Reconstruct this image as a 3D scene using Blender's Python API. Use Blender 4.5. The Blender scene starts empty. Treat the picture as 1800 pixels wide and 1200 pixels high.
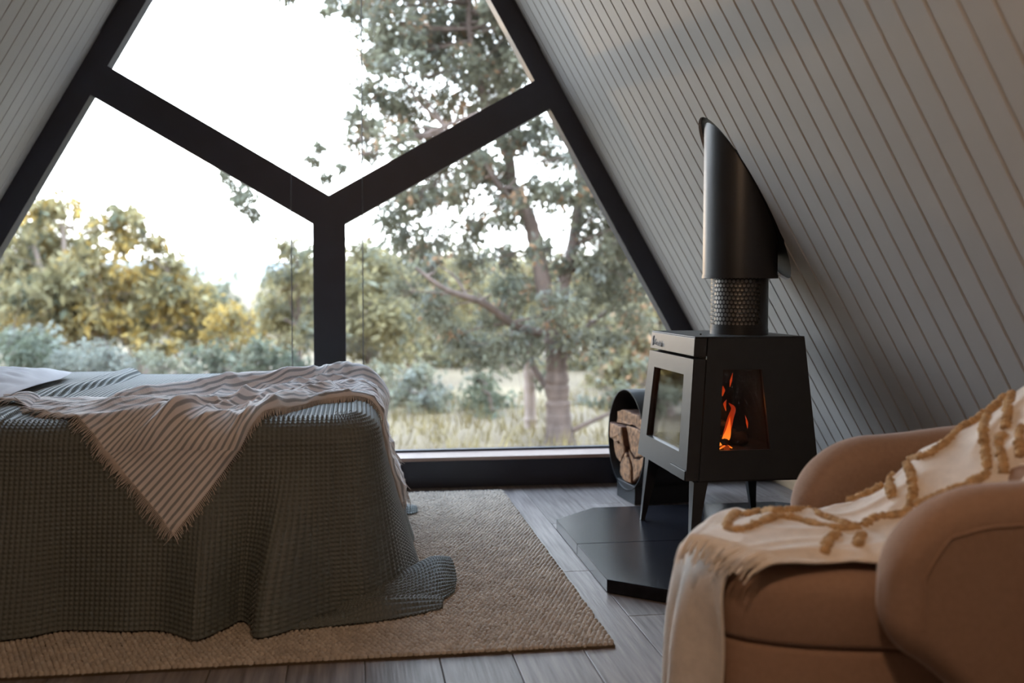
import bpy, bmesh, math, random
import numpy as np
from mathutils import Vector, Matrix

sc = bpy.context.scene
COL = sc.collection
PI = math.pi
S3 = math.sqrt(3)

# ------------------------------------------------------------------ camera
FPX, YAW, PITCH, ROLL = 1772.74, 0.1547, -0.0531, 0.0022
CAM = np.array([0.1235, -4.9974, 1.0])
def cam_axes():
    cy, sy, cp, sp = math.cos(YAW), math.sin(YAW), math.cos(PITCH), math.sin(PITCH)
    f = np.array([sy*cp, cy*cp, sp]); r = np.array([cy, -sy, 0.0]); u = np.cross(r, f)
    cr, sr = math.cos(ROLL), math.sin(ROLL)
    return r*cr+u*sr, -r*sr+u*cr, f
AX = cam_axes()
cd = bpy.data.cameras.new('camera'); cam = bpy.data.objects.new('camera', cd); COL.objects.link(cam)
cam.matrix_world = Matrix(((AX[0][0], AX[1][0], -AX[2][0], CAM[0]), (AX[0][1], AX[1][1], -AX[2][1], CAM[1]),
                           (AX[0][2], AX[1][2], -AX[2][2], CAM[2]), (0, 0, 0, 1)))
cd.sensor_width = 36.0; cd.sensor_fit = 'HORIZONTAL'; cd.lens = FPX/1800*36
cd.clip_start = 0.05; cd.clip_end = 2000
cd.dof.use_dof = True; cd.dof.focus_distance = 3.45; cd.dof.aperture_fstop = 1.9
sc.camera = cam
sc.cycles.max_bounces = 5; sc.cycles.diffuse_bounces = 3; sc.cycles.glossy_bounces = 2; sc.cycles.transmission_bounces = 2; sc.cycles.transparent_max_bounces = 8
sc.cycles.use_adaptive_sampling = True; sc.cycles.adaptive_threshold = 0.08; sc.cycles.adaptive_min_samples = 20
sc.cycles.caustics_reflective = False; sc.cycles.caustics_refractive = False; sc.cycles.sample_clamp_indirect = 4.0
def P(px, py, Y):
    """the place in the world at depth Y that a point seen in the photograph has"""
    d = AX[0]*(px-900)/FPX - AX[1]*(py-600)/FPX + AX[2]
    t = (Y-CAM[1])/d[1]
    return CAM + d*t

# ------------------------------------------------------------------ view, world, sun
vs = sc.view_settings
vs.view_transform = 'Standard'; vs.look = 'None'; vs.gamma = 1.0; vs.use_curve_mapping = False; vs.exposure = 0.1
SUN_DIR = Vector((-0.2019, 0.979, 0.0275)).normalized()
world = bpy.data.worlds.new('sky'); sc.world = world; world.use_nodes = True
wn, wl = world.node_tree.nodes, world.node_tree.links
for n in list(wn): wn.remove(n)
wo = wn.new('ShaderNodeOutputWorld'); bg = wn.new('ShaderNodeBackground'); bg2 = wn.new('ShaderNodeBackground')
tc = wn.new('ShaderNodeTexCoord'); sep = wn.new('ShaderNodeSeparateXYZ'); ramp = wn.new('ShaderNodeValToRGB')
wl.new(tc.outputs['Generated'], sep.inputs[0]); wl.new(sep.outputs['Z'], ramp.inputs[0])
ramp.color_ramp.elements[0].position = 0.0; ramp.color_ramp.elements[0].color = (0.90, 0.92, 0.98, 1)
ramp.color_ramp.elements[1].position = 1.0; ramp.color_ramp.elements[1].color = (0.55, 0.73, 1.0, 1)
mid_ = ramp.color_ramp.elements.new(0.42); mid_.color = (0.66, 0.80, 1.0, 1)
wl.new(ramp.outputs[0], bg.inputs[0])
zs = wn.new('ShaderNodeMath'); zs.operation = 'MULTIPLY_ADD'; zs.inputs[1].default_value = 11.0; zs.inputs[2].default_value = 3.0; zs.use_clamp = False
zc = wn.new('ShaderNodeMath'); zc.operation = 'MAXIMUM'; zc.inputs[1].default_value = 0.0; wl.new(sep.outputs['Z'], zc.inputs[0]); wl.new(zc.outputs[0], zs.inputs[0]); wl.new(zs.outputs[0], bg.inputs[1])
dot = wn.new('ShaderNodeVectorMath'); dot.operation = 'DOT_PRODUCT'; dot.inputs[1].default_value = SUN_DIR
wl.new(tc.outputs['Generated'], dot.inputs[0])
gt = wn.new('ShaderNodeMath'); gt.operation = 'GREATER_THAN'; gt.inputs[1].default_value = math.cos(math.radians(0.3))
wl.new(dot.outputs['Value'], gt.inputs[0])
bg2.inputs[0].default_value = (1.0, 0.62, 0.25, 1)
ms = wn.new('ShaderNodeMath'); ms.operation = 'MULTIPLY'; ms.inputs[1].default_value = 60.0
wl.new(gt.outputs[0], ms.inputs[0]); wl.new(ms.outputs[0], bg2.inputs[1])
# the sky brightens towards the low sun
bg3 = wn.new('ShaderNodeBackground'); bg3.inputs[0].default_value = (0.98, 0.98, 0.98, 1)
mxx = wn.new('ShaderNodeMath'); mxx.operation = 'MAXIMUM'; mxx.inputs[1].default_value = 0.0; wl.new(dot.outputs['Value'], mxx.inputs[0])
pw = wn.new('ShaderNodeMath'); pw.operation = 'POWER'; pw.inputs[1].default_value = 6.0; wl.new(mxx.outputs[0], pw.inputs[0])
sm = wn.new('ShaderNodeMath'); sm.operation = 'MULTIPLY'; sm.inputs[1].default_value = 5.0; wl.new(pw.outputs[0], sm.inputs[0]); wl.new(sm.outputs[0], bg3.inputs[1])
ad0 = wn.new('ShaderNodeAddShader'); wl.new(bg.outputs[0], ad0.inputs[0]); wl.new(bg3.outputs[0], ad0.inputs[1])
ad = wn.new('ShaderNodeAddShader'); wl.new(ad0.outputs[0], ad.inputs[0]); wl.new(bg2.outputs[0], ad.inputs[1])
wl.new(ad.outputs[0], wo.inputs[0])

sd = bpy.data.lights.new('sun', 'SUN'); sd.energy = 0.35; sd.color = (1.0, 0.62, 0.30); sd.angle = math.radians(1.5)
so = bpy.data.objects.new('sun', sd); COL.objects.link(so)
so.rotation_euler = SUN_DIR.to_track_quat('Z', 'Y').to_euler()
# assumed warm light, unseen, added above the camera for chair and bed; no fixture
ld = bpy.data.lights.new('assumed_warm_light', 'POINT'); ld.energy = 33.0; ld.color = (1.0, 0.66, 0.42); ld.shadow_soft_size = 0.08
lo = bpy.data.objects.new('assumed_warm_light', ld); COL.objects.link(lo); lo.location = (0.35, -4.3, 2.0)

# ------------------------------------------------------------------ helpers
MAT = {}
def mat(name, color, rough=0.6, var=0.0, vscale=8.0, stretch=(1, 1, 1), bump=0.0, bscale=60.0, metallic=0.0,
        spec=0.5, color2=None, island=0.0, objrand=0.0, sheen=0.0, coord='Object', detail=4.0, transl=0.0, emit=None, estr=0.0):
    m = bpy.data.materials.new(name); m.use_nodes = True; MAT[name] = m
    n, l = m.node_tree.nodes, m.node_tree.links
    b = n['Principled BSDF']; out = n['Material Output']
    b.inputs['Base Color'].default_value = (*color, 1); b.inputs['Roughness'].default_value = rough
    b.inputs['Metallic'].default_value = metallic; b.inputs['Specular IOR Level'].default_value = spec
    if sheen: b.inputs['Sheen Weight'].default_value = sheen; b.inputs['Sheen Roughness'].default_value = 0.32; b.inputs['Sheen Tint'].default_value = (*[min(1, c*0.5+0.5) for c in color], 1)
    if emit: b.inputs['Emission Color'].default_value = (*emit, 1); b.inputs['Emission Strength'].default_value = estr
    t = n.new('ShaderNodeTexCoord'); mp = n.new('ShaderNodeMapping'); mp.inputs['Scale'].default_value = stretch
    l.new(t.outputs[coord], mp.inputs['Vector'])
    if objrand:
        oi = n.new('ShaderNodeObjectInfo'); mu = n.new('ShaderNodeMath'); mu.operation = 'MULTIPLY'; mu.inputs[1].default_value = 37.0
        l.new(oi.outputs['Random'], mu.inputs[0]); cb = n.new('ShaderNodeCombineXYZ')
        for k in range(3): l.new(mu.outputs[0], cb.inputs[k])
        l.new(cb.outputs[0], mp.inputs['Location'])
    if var or color2:
        nz = n.new('ShaderNodeTexNoise'); nz.inputs['Scale'].default_value = vscale; nz.inputs['Detail'].default_value = detail
        l.new(mp.outputs[0], nz.inputs['Vector'])
        cr = n.new('ShaderNodeValToRGB'); cr.color_ramp.elements[0].position = 0.3; cr.color_ramp.elements[1].position = 0.7
        c2 = color2 or color
        cr.color_ramp.elements[0].color = (*[c*(1-var) for c in color], 1)
        cr.color_ramp.elements[1].color = (*[min(1, c*(1+var)) for c in c2], 1)
        l.new(nz.outputs['Fac'], cr.inputs[0]); last = cr.outputs[0]
        if island or objrand:
            hs = n.new('ShaderNodeHueSaturation'); mr = n.new('ShaderNodeMapRange')
            a = island or objrand
            mr.inputs['To Min'].default_value = 1-a; mr.inputs['To Max'].default_value = 1+a
            if island:
                g = n.new('ShaderNodeNewGeometry'); l.new(g.outputs['Random Per Island'], mr.inputs['Value'])
            else:
                l.new(oi.outputs['Random'], mr.inputs['Value'])
            l.new(mr.outputs[0], hs.inputs['Value']); l.new(last, hs.inputs['Color']); last = hs.outputs[0]
        l.new(last, b.inputs['Base Color'])
        if transl:
            tr = n.new('ShaderNodeBsdfTranslucent'); mx = n.new('ShaderNodeMixShader'); mx.inputs[0].default_value = transl
            l.new(last, tr.inputs[0]); l.new(b.outputs[0], mx.inputs[1]); l.new(tr.outputs[0], mx.inputs[2]); l.new(mx.outputs[0], out.inputs[0])
    if bump:
        nb = n.new('ShaderNodeTexNoise'); nb.inputs['Scale'].default_value = bscale; nb.inputs['Detail'].default_value = 3
        l.new(mp.outputs[0], nb.inputs['Vector'])
        bp = n.new('ShaderNodeBump'); bp.inputs['Strength'].default_value = bump; bp.inputs['Distance'].default_value = 0.01
        l.new(nb.outputs['Fac'], bp.inputs['Height']); l.new(bp.outputs[0], b.inputs['Normal'])
    return m

def tag(o, label=None, cat=None, group=None, kind=None):
    if label: o['label'] = label
    if cat: o['category'] = cat
    if group: o['group'] = group
    if kind: o['kind'] = kind
    return o
def empty(name, loc=(0, 0, 0), label=None, cat=None, group=None, kind=None):
    o = bpy.data.objects.new(name, None); COL.objects.link(o); o.location = loc; o.empty_display_size = 0.1
    return tag(o, label, cat, group, kind)
def link(name, me, m=None, parent=None):
    if m is not None:
        me.materials.clear(); me.materials.append(MAT[m] if isinstance(m, str) else m)
    o = bpy.data.objects.new(name, me); COL.objects.link(o)
    if parent is not None:
        o.parent = parent; o.matrix_parent_inverse = Matrix.Translation(parent.location).inverted() if parent.rotation_euler.z == 0 else (Matrix.Translation(parent.location) @ parent.rotation_euler.to_matrix().to_4x4()).inverted()
    return o
def mesh(name, V, F, m=None, parent=None, smooth=False):
    me = bpy.data.meshes.new(name); me.from_pydata([tuple(map(float, v)) for v in V], [], [tuple(int(i) for i in f) for f in F]); me.update()
    if smooth: me.shade_smooth()
    return link(name, me, m, parent)
def fast_mesh(name, V, Q, m=None, parent=None, smooth=True, uv=None):
    """big arrays: V (n,3), Q (f,k) all faces with k corners"""
    V = np.asarray(V, np.float32); Q = np.asarray(Q, np.int32); k = Q.shape[1]
    me = bpy.data.meshes.new(name); me.vertices.add(len(V)); me.vertices.foreach_set('co', V.ravel())
    me.loops.add(Q.size); me.loops.foreach_set('vertex_index', Q.ravel())
    me.polygons.add(len(Q)); me.polygons.foreach_set('loop_start', np.arange(0, Q.size, k, dtype=np.int32))
    if uv is not None:
        ul = me.uv_layers.new(name='UVMap'); ul.data.foreach_set('uv', np.asarray(uv, np.float32)[Q.ravel()].ravel())
    me.update(calc_edges=True); me.validate()
    if smooth: me.shade_smooth()
    return link(name, me, m, parent)
def grid_quads(nu, nv, wrap=False):
    i = np.arange(nu-1)[:, None]; j = np.arange(nv-(0 if wrap else 1))[None, :]
    j2 = (j+1) % nv
    return np.stack([i*nv+j+0*i, (i+1)*nv+j, (i+1)*nv+j2, i*nv+j2+0*i], -1).reshape(-1, 4)
def from_bm(name, bm, m, parent=None, smooth=False, bevel=0.0, segs=2):
    if bevel:
        bmesh.ops.bevel(bm, geom=list(bm.edges), offset=bevel, segments=segs, profile=0.5, affect='EDGES', clamp_overlap=True)
    bmesh.ops.recalc_face_normals(bm, faces=bm.faces)
    me = bpy.data.meshes.new(name); bm.to_mesh(me); bm.free()
    if smooth: me.shade_smooth()
    return link(name, me, m, parent)
def hexa(name, bot, top, m, parent=None, bevel=0.0, segs=2):
    """closed solid between two loops of points of the same length"""
    bm = bmesh.new(); a = [bm.verts.new(tuple(p)) for p in bot]; b = [bm.verts.new(tuple(p)) for p in top]
    bm.faces.new(a[::-1]); bm.faces.new(b); n = len(a)
    for i in range(n): bm.faces.new((a[i], a[(i+1) % n], b[(i+1) % n], b[i]))
    return from_bm(name, bm, m, parent, bevel=bevel, segs=segs)
def box(name, x0, x1, y0, y1, z0, z1, m, parent=None, bevel=0.0):
    return hexa(name, [(x0, y0, z0), (x1, y0, z0), (x1, y1, z0), (x0, y1, z0)], [(x0, y0, z1), (x1, y0, z1), (x1, y1, z1), (x0, y1, z1)], m, parent, bevel)
def ring_panel(name, outer, inner, off, m, parent=None):
    """flat panel with a hole: outer and inner loops (same length), thickened along off"""
    outer = [np.array(p, float) for p in outer]; inner = [np.array(p, float) for p in inner]; off = np.array(off, float); n = len(outer)
    V = outer+inner+[p+off for p in outer]+[p+off for p in inner]; F = []
    for i in range(n):
        j = (i+1) % n
        F += [(i, j, n+j, n+i), (2*n+i, 3*n+i, 3*n+j, 2*n+j), (i, 2*n+i, 2*n+j, j), (n+i, n+j, 3*n+j, 3*n+i)]
    o = mesh(name, V, F, m, parent)
    bm = bmesh.new(); bm.from_mesh(o.data); bmesh.ops.recalc_face_normals(bm, faces=bm.faces); bm.to_mesh(o.data); bm.free()
    return o
def tube_arrays(path, radii, ns=8, cap=True):
    path = np.asarray(path, float); n = len(path); radii = np.broadcast_to(np.asarray(radii, float), (n,))
    T = np.gradient(path, axis=0); T /= np.linalg.norm(T, axis=1)[:, None]+1e-9
    ref = np.array([0.31, 0.17, 0.93]) if abs(T[0][2]) < 0.8 else np.array([0.9, 0.3, 0.1])
    A = np.cross(T, ref); A /= np.linalg.norm(A, axis=1)[:, None]+1e-9; B = np.cross(T, A)
    th = np.linspace(0, 2*PI, ns, endpoint=False)
    V = path[:, None]+radii[:, None, None]*(np.cos(th)[None, :, None]*A[:, None]+np.sin(th)[None, :, None]*B[:, None])
    return V.reshape(-1, 3), grid_quads(n, ns, True)
class Acc:
    def __init__(s): s.V = []; s.Q = []; s.n = 0
    def add(s, V, Q):
        V = np.asarray(V, float).reshape(-1, 3); s.V.append(V); s.Q.append(np.asarray(Q)+s.n); s.n += len(V)
    def tube(s, path, radii, ns=8): s.add(*tube_arrays(path, radii, ns))
    def build(s, name, m, parent=None, smooth=True): return fast_mesh(name, np.concatenate(s.V), np.concatenate(s.Q), m, parent, smooth)
def vnoise(x, y, seed=0):
    x = np.asarray(x, float); y = np.asarray(y, float)
    xi = np.floor(x).astype(np.int64); yi = np.floor(y).astype(np.int64); fx = x-xi; fy = y-yi
    fx = fx*fx*(3-2*fx); fy = fy*fy*(3-2*fy)
    def h(a, b):
        k = (a*374761393+b*668265263+seed*974711) & 0x7fffffff
        k = ((k ^ (k >> 13))*1274126177) & 0x7fffffff
        return ((k ^ (k >> 16)) & 0xffff)/65535.0
    return (h(xi, yi)*(1-fx)+h(xi+1, yi)*fx)*(1-fy)+(h(xi, yi+1)*(1-fx)+h(xi+1, yi+1)*fx)*fy-0.5
def sstep(a, b, x):
    t = np.clip((np.asarray(x, float)-a)/(b-a), 0, 1); return t*t*(3-2*t)
def catmull(pts, n):
    """n samples of a smooth curve through pts (k, dim)"""
    p = np.asarray(pts, float); k = len(p); p = np.concatenate([[2*p[0]-p[1]], p, [2*p[-1]-p[-2]]])
    t = np.linspace(0, k-1-1e-9, n); i = t.astype(int); f = (t-i).reshape((-1,)+(1,)*(p.ndim-1))
    a, b, c, d = p[i], p[i+1], p[i+2], p[i+3]
    return 0.5*(2*b+(c-a)*f+(2*a-5*b+4*c-d)*f**2+(3*b-a-3*c+d)*f**3)
def normals(G):
    du = np.gradient(G, axis=0); dv = np.gradient(G, axis=1); n = np.cross(du, dv)
    return n/(np.linalg.norm(n, axis=2)[:, :, None]+1e-12)

# ------------------------------------------------------------------ materials
mat('white_paint', (0.45, 0.44, 0.425), 0.55, var=0.03, vscale=3, bump=0.04, bscale=40, objrand=0.02)
mat('groove_tan', (0.50, 0.36, 0.24), 0.8, var=0.1)
mat('black_paint', (0.022, 0.025, 0.040), 0.45, var=0.1, bump=0.02)
mat('plank_wood', (0.165, 0.132, 0.118), 0.34, var=0.22, vscale=5, stretch=(14, 0.7, 6), color2=(0.27, 0.23, 0.215), objrand=0.16, bump=0.12, bscale=9, detail=8)
mat('subfloor', (0.05, 0.04, 0.035), 0.8, var=0.1)
mat('pale_timber', (0.36, 0.26, 0.22), 0.4, var=0.12, vscale=4, stretch=(0.6, 12, 12), bump=0.05)
mat('tan_timber', (0.48, 0.33, 0.20), 0.5, var=0.12, vscale=4, stretch=(12, 0.6, 12), bump=0.05)
mat('stove_metal', (0.027, 0.028, 0.030), 0.42, var=0.08, vscale=20, bump=0.03, bscale=250)
mat('stove_dark', (0.008, 0.008, 0.009), 0.6, var=0.1)
mat('flue_metal', (0.026, 0.026, 0.028), 0.38, var=0.05, vscale=10, bump=0.02, bscale=200)
mat('logo_grey', (0.10, 0.11, 0.13), 0.5, var=0.02)
mat('hearth_slate', (0.013, 0.013, 0.017), 0.26, var=0.25, vscale=30, bump=0.02, bscale=60, spec=0.16)
mat('fire_brick', (0.07, 0.055, 0.045), 0.9, var=0.25, vscale=12, bump=0.2)
mat('char_log', (0.02, 0.016, 0.014), 0.9, var=0.3, vscale=30, bump=0.5)
mat('log_bark', (0.12, 0.055, 0.035), 0.85, var=0.4, vscale=16, stretch=(0.4, 1, 1), bump=0.5, bscale=40)
mat('log_end', (0.27, 0.135, 0.06), 0.8, var=0.6, vscale=45, stretch=(0.4, 1, 1), bump=0.4, bscale=50)
mat('waffle_cotton', (0.115, 0.128, 0.118), 0.58, var=0.07, vscale=5, spec=0.7, sheen=1.0)
mat('pillow_cotton', (0.72, 0.71, 0.74), 0.9, var=0.03, vscale=5, spec=0.1)
mat('felt_beige', (0.36, 0.23, 0.165), 0.95, var=0.06, vscale=90, bump=0.25, bscale=320, spec=0.1, sheen=1.0)
mat('throw_cream', (0.84, 0.76, 0.68), 0.95, var=0.06, vscale=40, bump=0.2, bscale=260, spec=0.1, sheen=0.7)
mat('tuft_tan', (0.56, 0.36, 0.19), 1.0, var=0.25, vscale=60, bump=0.5, bscale=220, spec=0.05, sheen=0.3)
mat('jute', (0.56, 0.49, 0.42), 0.95, var=0.12, vscale=9, island=0.13, spec=0.1, bump=0.3, bscale=300)
mat('jute_base', (0.12, 0.09, 0.06), 1.0, var=0.1, spec=0.0)
mat('fringe_cream', (0.74, 0.66, 0.61), 0.95, var=0.08, spec=0.1)
mat('cable_steel', (0.09, 0.09, 0.095), 0.4, var=0.02)
mat('pipe_steel', (0.42, 0.40, 0.38), 0.4, metallic=0.6, var=0.05)

def stripe_mat():
    m = bpy.data.materials.new('striped_linen'); m.use_nodes = True; MAT['striped_linen'] = m
    n, l = m.node_tree.nodes, m.node_tree.links; b = n['Principled BSDF']
    b.inputs['Roughness'].default_value = 0.8; b.inputs['Specular IOR Level'].default_value = 0.3; b.inputs['Sheen Weight'].default_value = 1.0; b.inputs['Sheen Roughness'].default_value = 0.5
    uv = n.new('ShaderNodeUVMap'); uv.uv_map = 'UVMap'; sp = n.new('ShaderNodeSeparateXYZ'); l.new(uv.outputs[0], sp.inputs[0])
    fr = n.new('ShaderNodeMath'); fr.operation = 'FRACT'; l.new(sp.outputs['Y'], fr.inputs[0])
    cr = n.new('ShaderNodeValToRGB'); e = cr.color_ramp.elements
    cream, blue = (0.84, 0.78, 0.77, 1), (0.33, 0.33, 0.345, 1)
    e[0].position = 0.0; e[0].color = cream; e[1].position = 0.48; e[1].color = cream
    for p_, c_ in ((0.60, blue), (0.88, blue), (0.98, cream)):
        q = e.new(p_); q.color = c_
    l.new(fr.outputs[0], cr.inputs[0]); l.new(cr.outputs[0], b.inputs['Base Color'])
    t = n.new('ShaderNodeTexCoord'); nb = n.new('ShaderNodeTexNoise'); nb.inputs['Scale'].default_value = 260
    l.new(t.outputs['Object'], nb.inputs['Vector']); bp = n.new('ShaderNodeBump'); bp.inputs['Strength'].default_value = 0.3; bp.inputs['Distance'].default_value = 0.004
    l.new(nb.outputs['Fac'], bp.inputs['Height']); l.new(bp.outputs[0], b.inputs['Normal'])
stripe_mat()
def glass_mat(name, tint=(1, 1, 1), refl=1.0):
    """thin pane: clear, with the mirror strength that its angle gives it"""
    m = bpy.data.materials.new(name); m.use_nodes = True; MAT[name] = m
    n, l = m.node_tree.nodes, m.node_tree.links; n.remove(n['Principled BSDF'])
    tr = n.new('ShaderNodeBsdfTransparent'); tr.inputs[0].default_value = (*tint, 1)
    gl = n.new('ShaderNodeBsdfGlossy'); gl.inputs['Roughness'].default_value = 0.02
    fz = n.new('ShaderNodeFresnel'); ge = n.new('ShaderNodeNewGeometry'); io = n.new('ShaderNodeMath'); io.operation = 'MULTIPLY_ADD'; io.inputs[1].default_value = 1/1.5-1.5; io.inputs[2].default_value = 1.5; l.new(ge.outputs['Backfacing'], io.inputs[0]); l.new(io.outputs[0], fz.inputs['IOR'])
    mu = n.new('ShaderNodeMath'); mu.operation = 'MULTIPLY'; mu.inputs[1].default_value = refl; mu.use_clamp = True
    l.new(fz.outputs[0], mu.inputs[0]); mx = n.new('ShaderNodeMixShader')
    l.new(mu.outputs[0], mx.inputs[0]); l.new(tr.outputs[0], mx.inputs[1]); l.new(gl.outputs[0], mx.inputs[2])
    l.new(mx.outputs[0], n['Material Output'].inputs[0])
glass_mat('window_glass', (0.97, 0.985, 0.98), 0.9)
glass_mat('stove_glass', (0.75, 0.72, 0.70), 1.5)
def flame_mat(name, c, s):
    m = bpy.data.materials.new(name); m.use_nodes = True; MAT[name] = m
    n, l = m.node_tree.nodes, m.node_tree.links; n.remove(n['Principled BSDF'])
    e = n.new('ShaderNodeEmission'); e.inputs[1].default_value = s
    t = n.new('ShaderNodeTexCoord'); sp = n.new('ShaderNodeSeparateXYZ'); l.new(t.outputs['Generated'], sp.inputs[0])
    cr = n.new('ShaderNodeValToRGB'); k = cr.color_ramp.elements
    k[0].position = 0.0; k[0].color = (*c[0], 1); k[1].position = 1.0; k[1].color = (*c[2], 1); q = k.new(0.45); q.color = (*c[1], 1)
    l.new(sp.outputs['Z'], cr.inputs[0]); l.new(cr.outputs[0], e.inputs[0]); l.new(e.outputs[0], n['Material Output'].inputs[0])
flame_mat('flame_hot', ((1.0, 0.33, 0.035), (1.0, 0.20, 0.02), (0.75, 0.06, 0.006)), 2.2)
flame_mat('flame_red', ((0.9, 0.10, 0.012), (0.8, 0.065, 0.008), (0.45, 0.03, 0.006)), 0.9)
mat('ember', (0.05, 0.02, 0.01), 0.9, var=0.3, emit=(1.0, 0.13, 0.02), estr=0.35)
# outdoors
mat('bark_brown', (0.15, 0.105, 0.085), 0.9, var=0.35, vscale=3, stretch=(3, 3, 0.7), bump=0.5, bscale=20)
mat('bark_pale', (0.34, 0.26, 0.22), 0.9, var=0.3, vscale=3, stretch=(3, 3, 0.7), bump=0.4, bscale=20)
def leaf(name, c, c2, v=0.35): mat(name, c, 0.6, var=0.15, vscale=0.9, color2=c2, island=v, transl=0.45, spec=0.3)
leaf('leaf_gum', (0.14, 0.142, 0.098), (0.23, 0.215, 0.145))
leaf('leaf_rust', (0.34, 0.19, 0.10), (0.40, 0.25, 0.15))
leaf('leaf_olive', (0.20, 0.172, 0.085), (0.31, 0.25, 0.125))
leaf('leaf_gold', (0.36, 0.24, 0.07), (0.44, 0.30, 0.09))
leaf('leaf_blue', (0.17, 0.175, 0.14), (0.24, 0.24, 0.20))
leaf('leaf_deep', (0.10, 0.11, 0.075), (0.15, 0.155, 0.10))
mat('dry_grass', (0.10, 0.065, 0.033), 0.95, var=0.3, vscale=0.35, color2=(0.15, 0.105, 0.055), bump=0.6, bscale=6)
mat('far_field', (0.17, 0.17, 0.11), 0.95, var=0.12, vscale=0.012, color2=(0.22, 0.19, 0.16))
mat('far_hill', (0.19, 0.20, 0.21), 0.95, var=0.12, vscale=0.02)
mat('grass_blade', (0.20, 0.15, 0.06), 0.9, var=0.3, vscale=2, island=0.4)
mat('post_white', (0.62, 0.60, 0.58), 0.7, var=0.1)

# ================================================================== the cabin shell
CW = 2.335                      # both walls: |x| + z/sqrt3 = CW
Y0, YB = 0.20, -7.6             # from the window to the rear wall
def prism_y(name, poly, y0, y1, m, parent=None, bevel=0.0):
    return hexa(name, [(x, y0, z) for x, z in poly], [(x, y1, z) for x, z in poly], m, parent, bevel)

floor = box('floor', -2.5, 2.5, YB, 0.2, -0.10, -0.0145, 'subfloor'); tag(floor, kind='structure')
rng = random.Random(4)
plank_meshes = {}
for k in range(-17, 8):
    x1 = 0.944+0.2*k; x0 = x1-0.2
    x0c, x1c = max(x0, -2.33), min(x1, 2.33)
    if x1c-x0c < 0.03: continue
    y = 0.0-rng.uniform(0.4, 1.6); ends = [0.0]
    while y > YB: ends.append(y); y -= 1.22 if rng.random() < 0.4 else 1.83
    ends.append(YB)
    for a, b in zip(ends[:-1], ends[1:]):
        L = a-b; W = x1c-x0c; key = (round(L, 3), round(W, 3))
        if key not in plank_meshes:
            o = box('plank', 0.0011, W-0.0011, -L+0.0012, -0.0012, -0.014, 0.0, 'plank_wood', floor, bevel=0.0016)
            plank_meshes[key] = o.data
        else:
            o = link('plank', plank_meshes[key], None, floor)
        o.location = (x0c, a, 0)

BW = 0.1033                     # board spacing
FX, FY, FR = 1.556, -1.37, 0.138   # axis and radius of the flue sleeve
FZ = (CW-FX)*S3
def board_mesh(sg):
    """one lining board, chamfered edges, running from floor to ridge, in x-z at its slope; width along -y"""
    g, ch, th = 0.0026, 0.004, 0.012
    prof = [(g, -th), (g, -ch), (g+ch, 0), (BW-g-ch, 0), (BW-g, -ch), (BW-g, -th)]   # (along -y, outward depth)
    bot, top = [], []
    for w, d in prof:
        e = -d/math.cos(PI/6)
        bot.append((sg*(CW+e), -w, 0.0)); top.append((0.0 if False else sg*0.004, -w, (CW+e-0.004)*S3))
    return bot, top
def cut_hole(o):
    """take the oval flue opening out of a board"""
    th = np.linspace(0, 2*PI, 64, endpoint=False)
    sl = np.array([-0.5, 0, math.sqrt(3)/2]); nrm = np.array([math.sqrt(3)/2, 0, 0.5]); c = np.array([FX, FY-0.012, FZ])-sl*0.02
    ring = [c+sl*0.345*math.cos(t)+np.array([0, 0.172, 0])*math.sin(t) for t in th]
    cutter = hexa('cutter', [p-nrm*0.1 for p in ring], [p+nrm*0.1 for p in ring], None)
    md = o.modifiers.new('hole', 'BOOLEAN'); md.operation = 'DIFFERENCE'; md.object = cutter; md.solver = 'EXACT'
    bpy.context.view_layer.update()
    me = bpy.data.meshes.new_from_object(o.evaluated_get(bpy.context.evaluated_depsgraph_get()))
    o.modifiers.clear(); o.data = me; bpy.data.objects.remove(cutter)
for side, sg in (('wall_left', -1), ('wall_right', 1)):
    e0, e1 = 0.0135/math.cos(PI/6), 0.09/math.cos(PI/6)
    poly = [(sg*(CW+e0), 0), (sg*(CW+e1), 0), (0, (CW+e1)*S3), (0, (CW+e0)*S3)]
    wall = prism_y(side, poly, YB, Y0, 'groove_tan'); tag(wall, kind='structure')
    bot, top = board_mesh(sg); me0 = None
    y = -0.807+BW*9
    while y > YB:
        if me0 is None: o = hexa('wall_board', bot, top, 'white_paint', wall); me0 = o.data
        else: o = link('wall_board', me0, None, wall)
        o.location = (0, y, 0)
        if sg > 0 and y > FY-0.22 and y-BW < FY+0.22: cut_hole(o)
        y -= BW
rear = prism_y('wall_rear', [(-CW-0.1, 0), (CW+0.1, 0), (0, (CW+0.1)*S3)], YB-0.1, YB, 'white_paint'); tag(rear, kind='structure')
bb = box('baseboard_right', 2.262, 2.283, -7.5, 0.0, 0.0, 0.075, 'tan_timber', bevel=0.003); tag(bb, kind='structure')
bb = box('baseboard_left', -2.283, -2.262, -7.5, 0.0, 0.0, 0.075, 'tan_timber', bevel=0.003); tag(bb, kind='structure')

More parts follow.
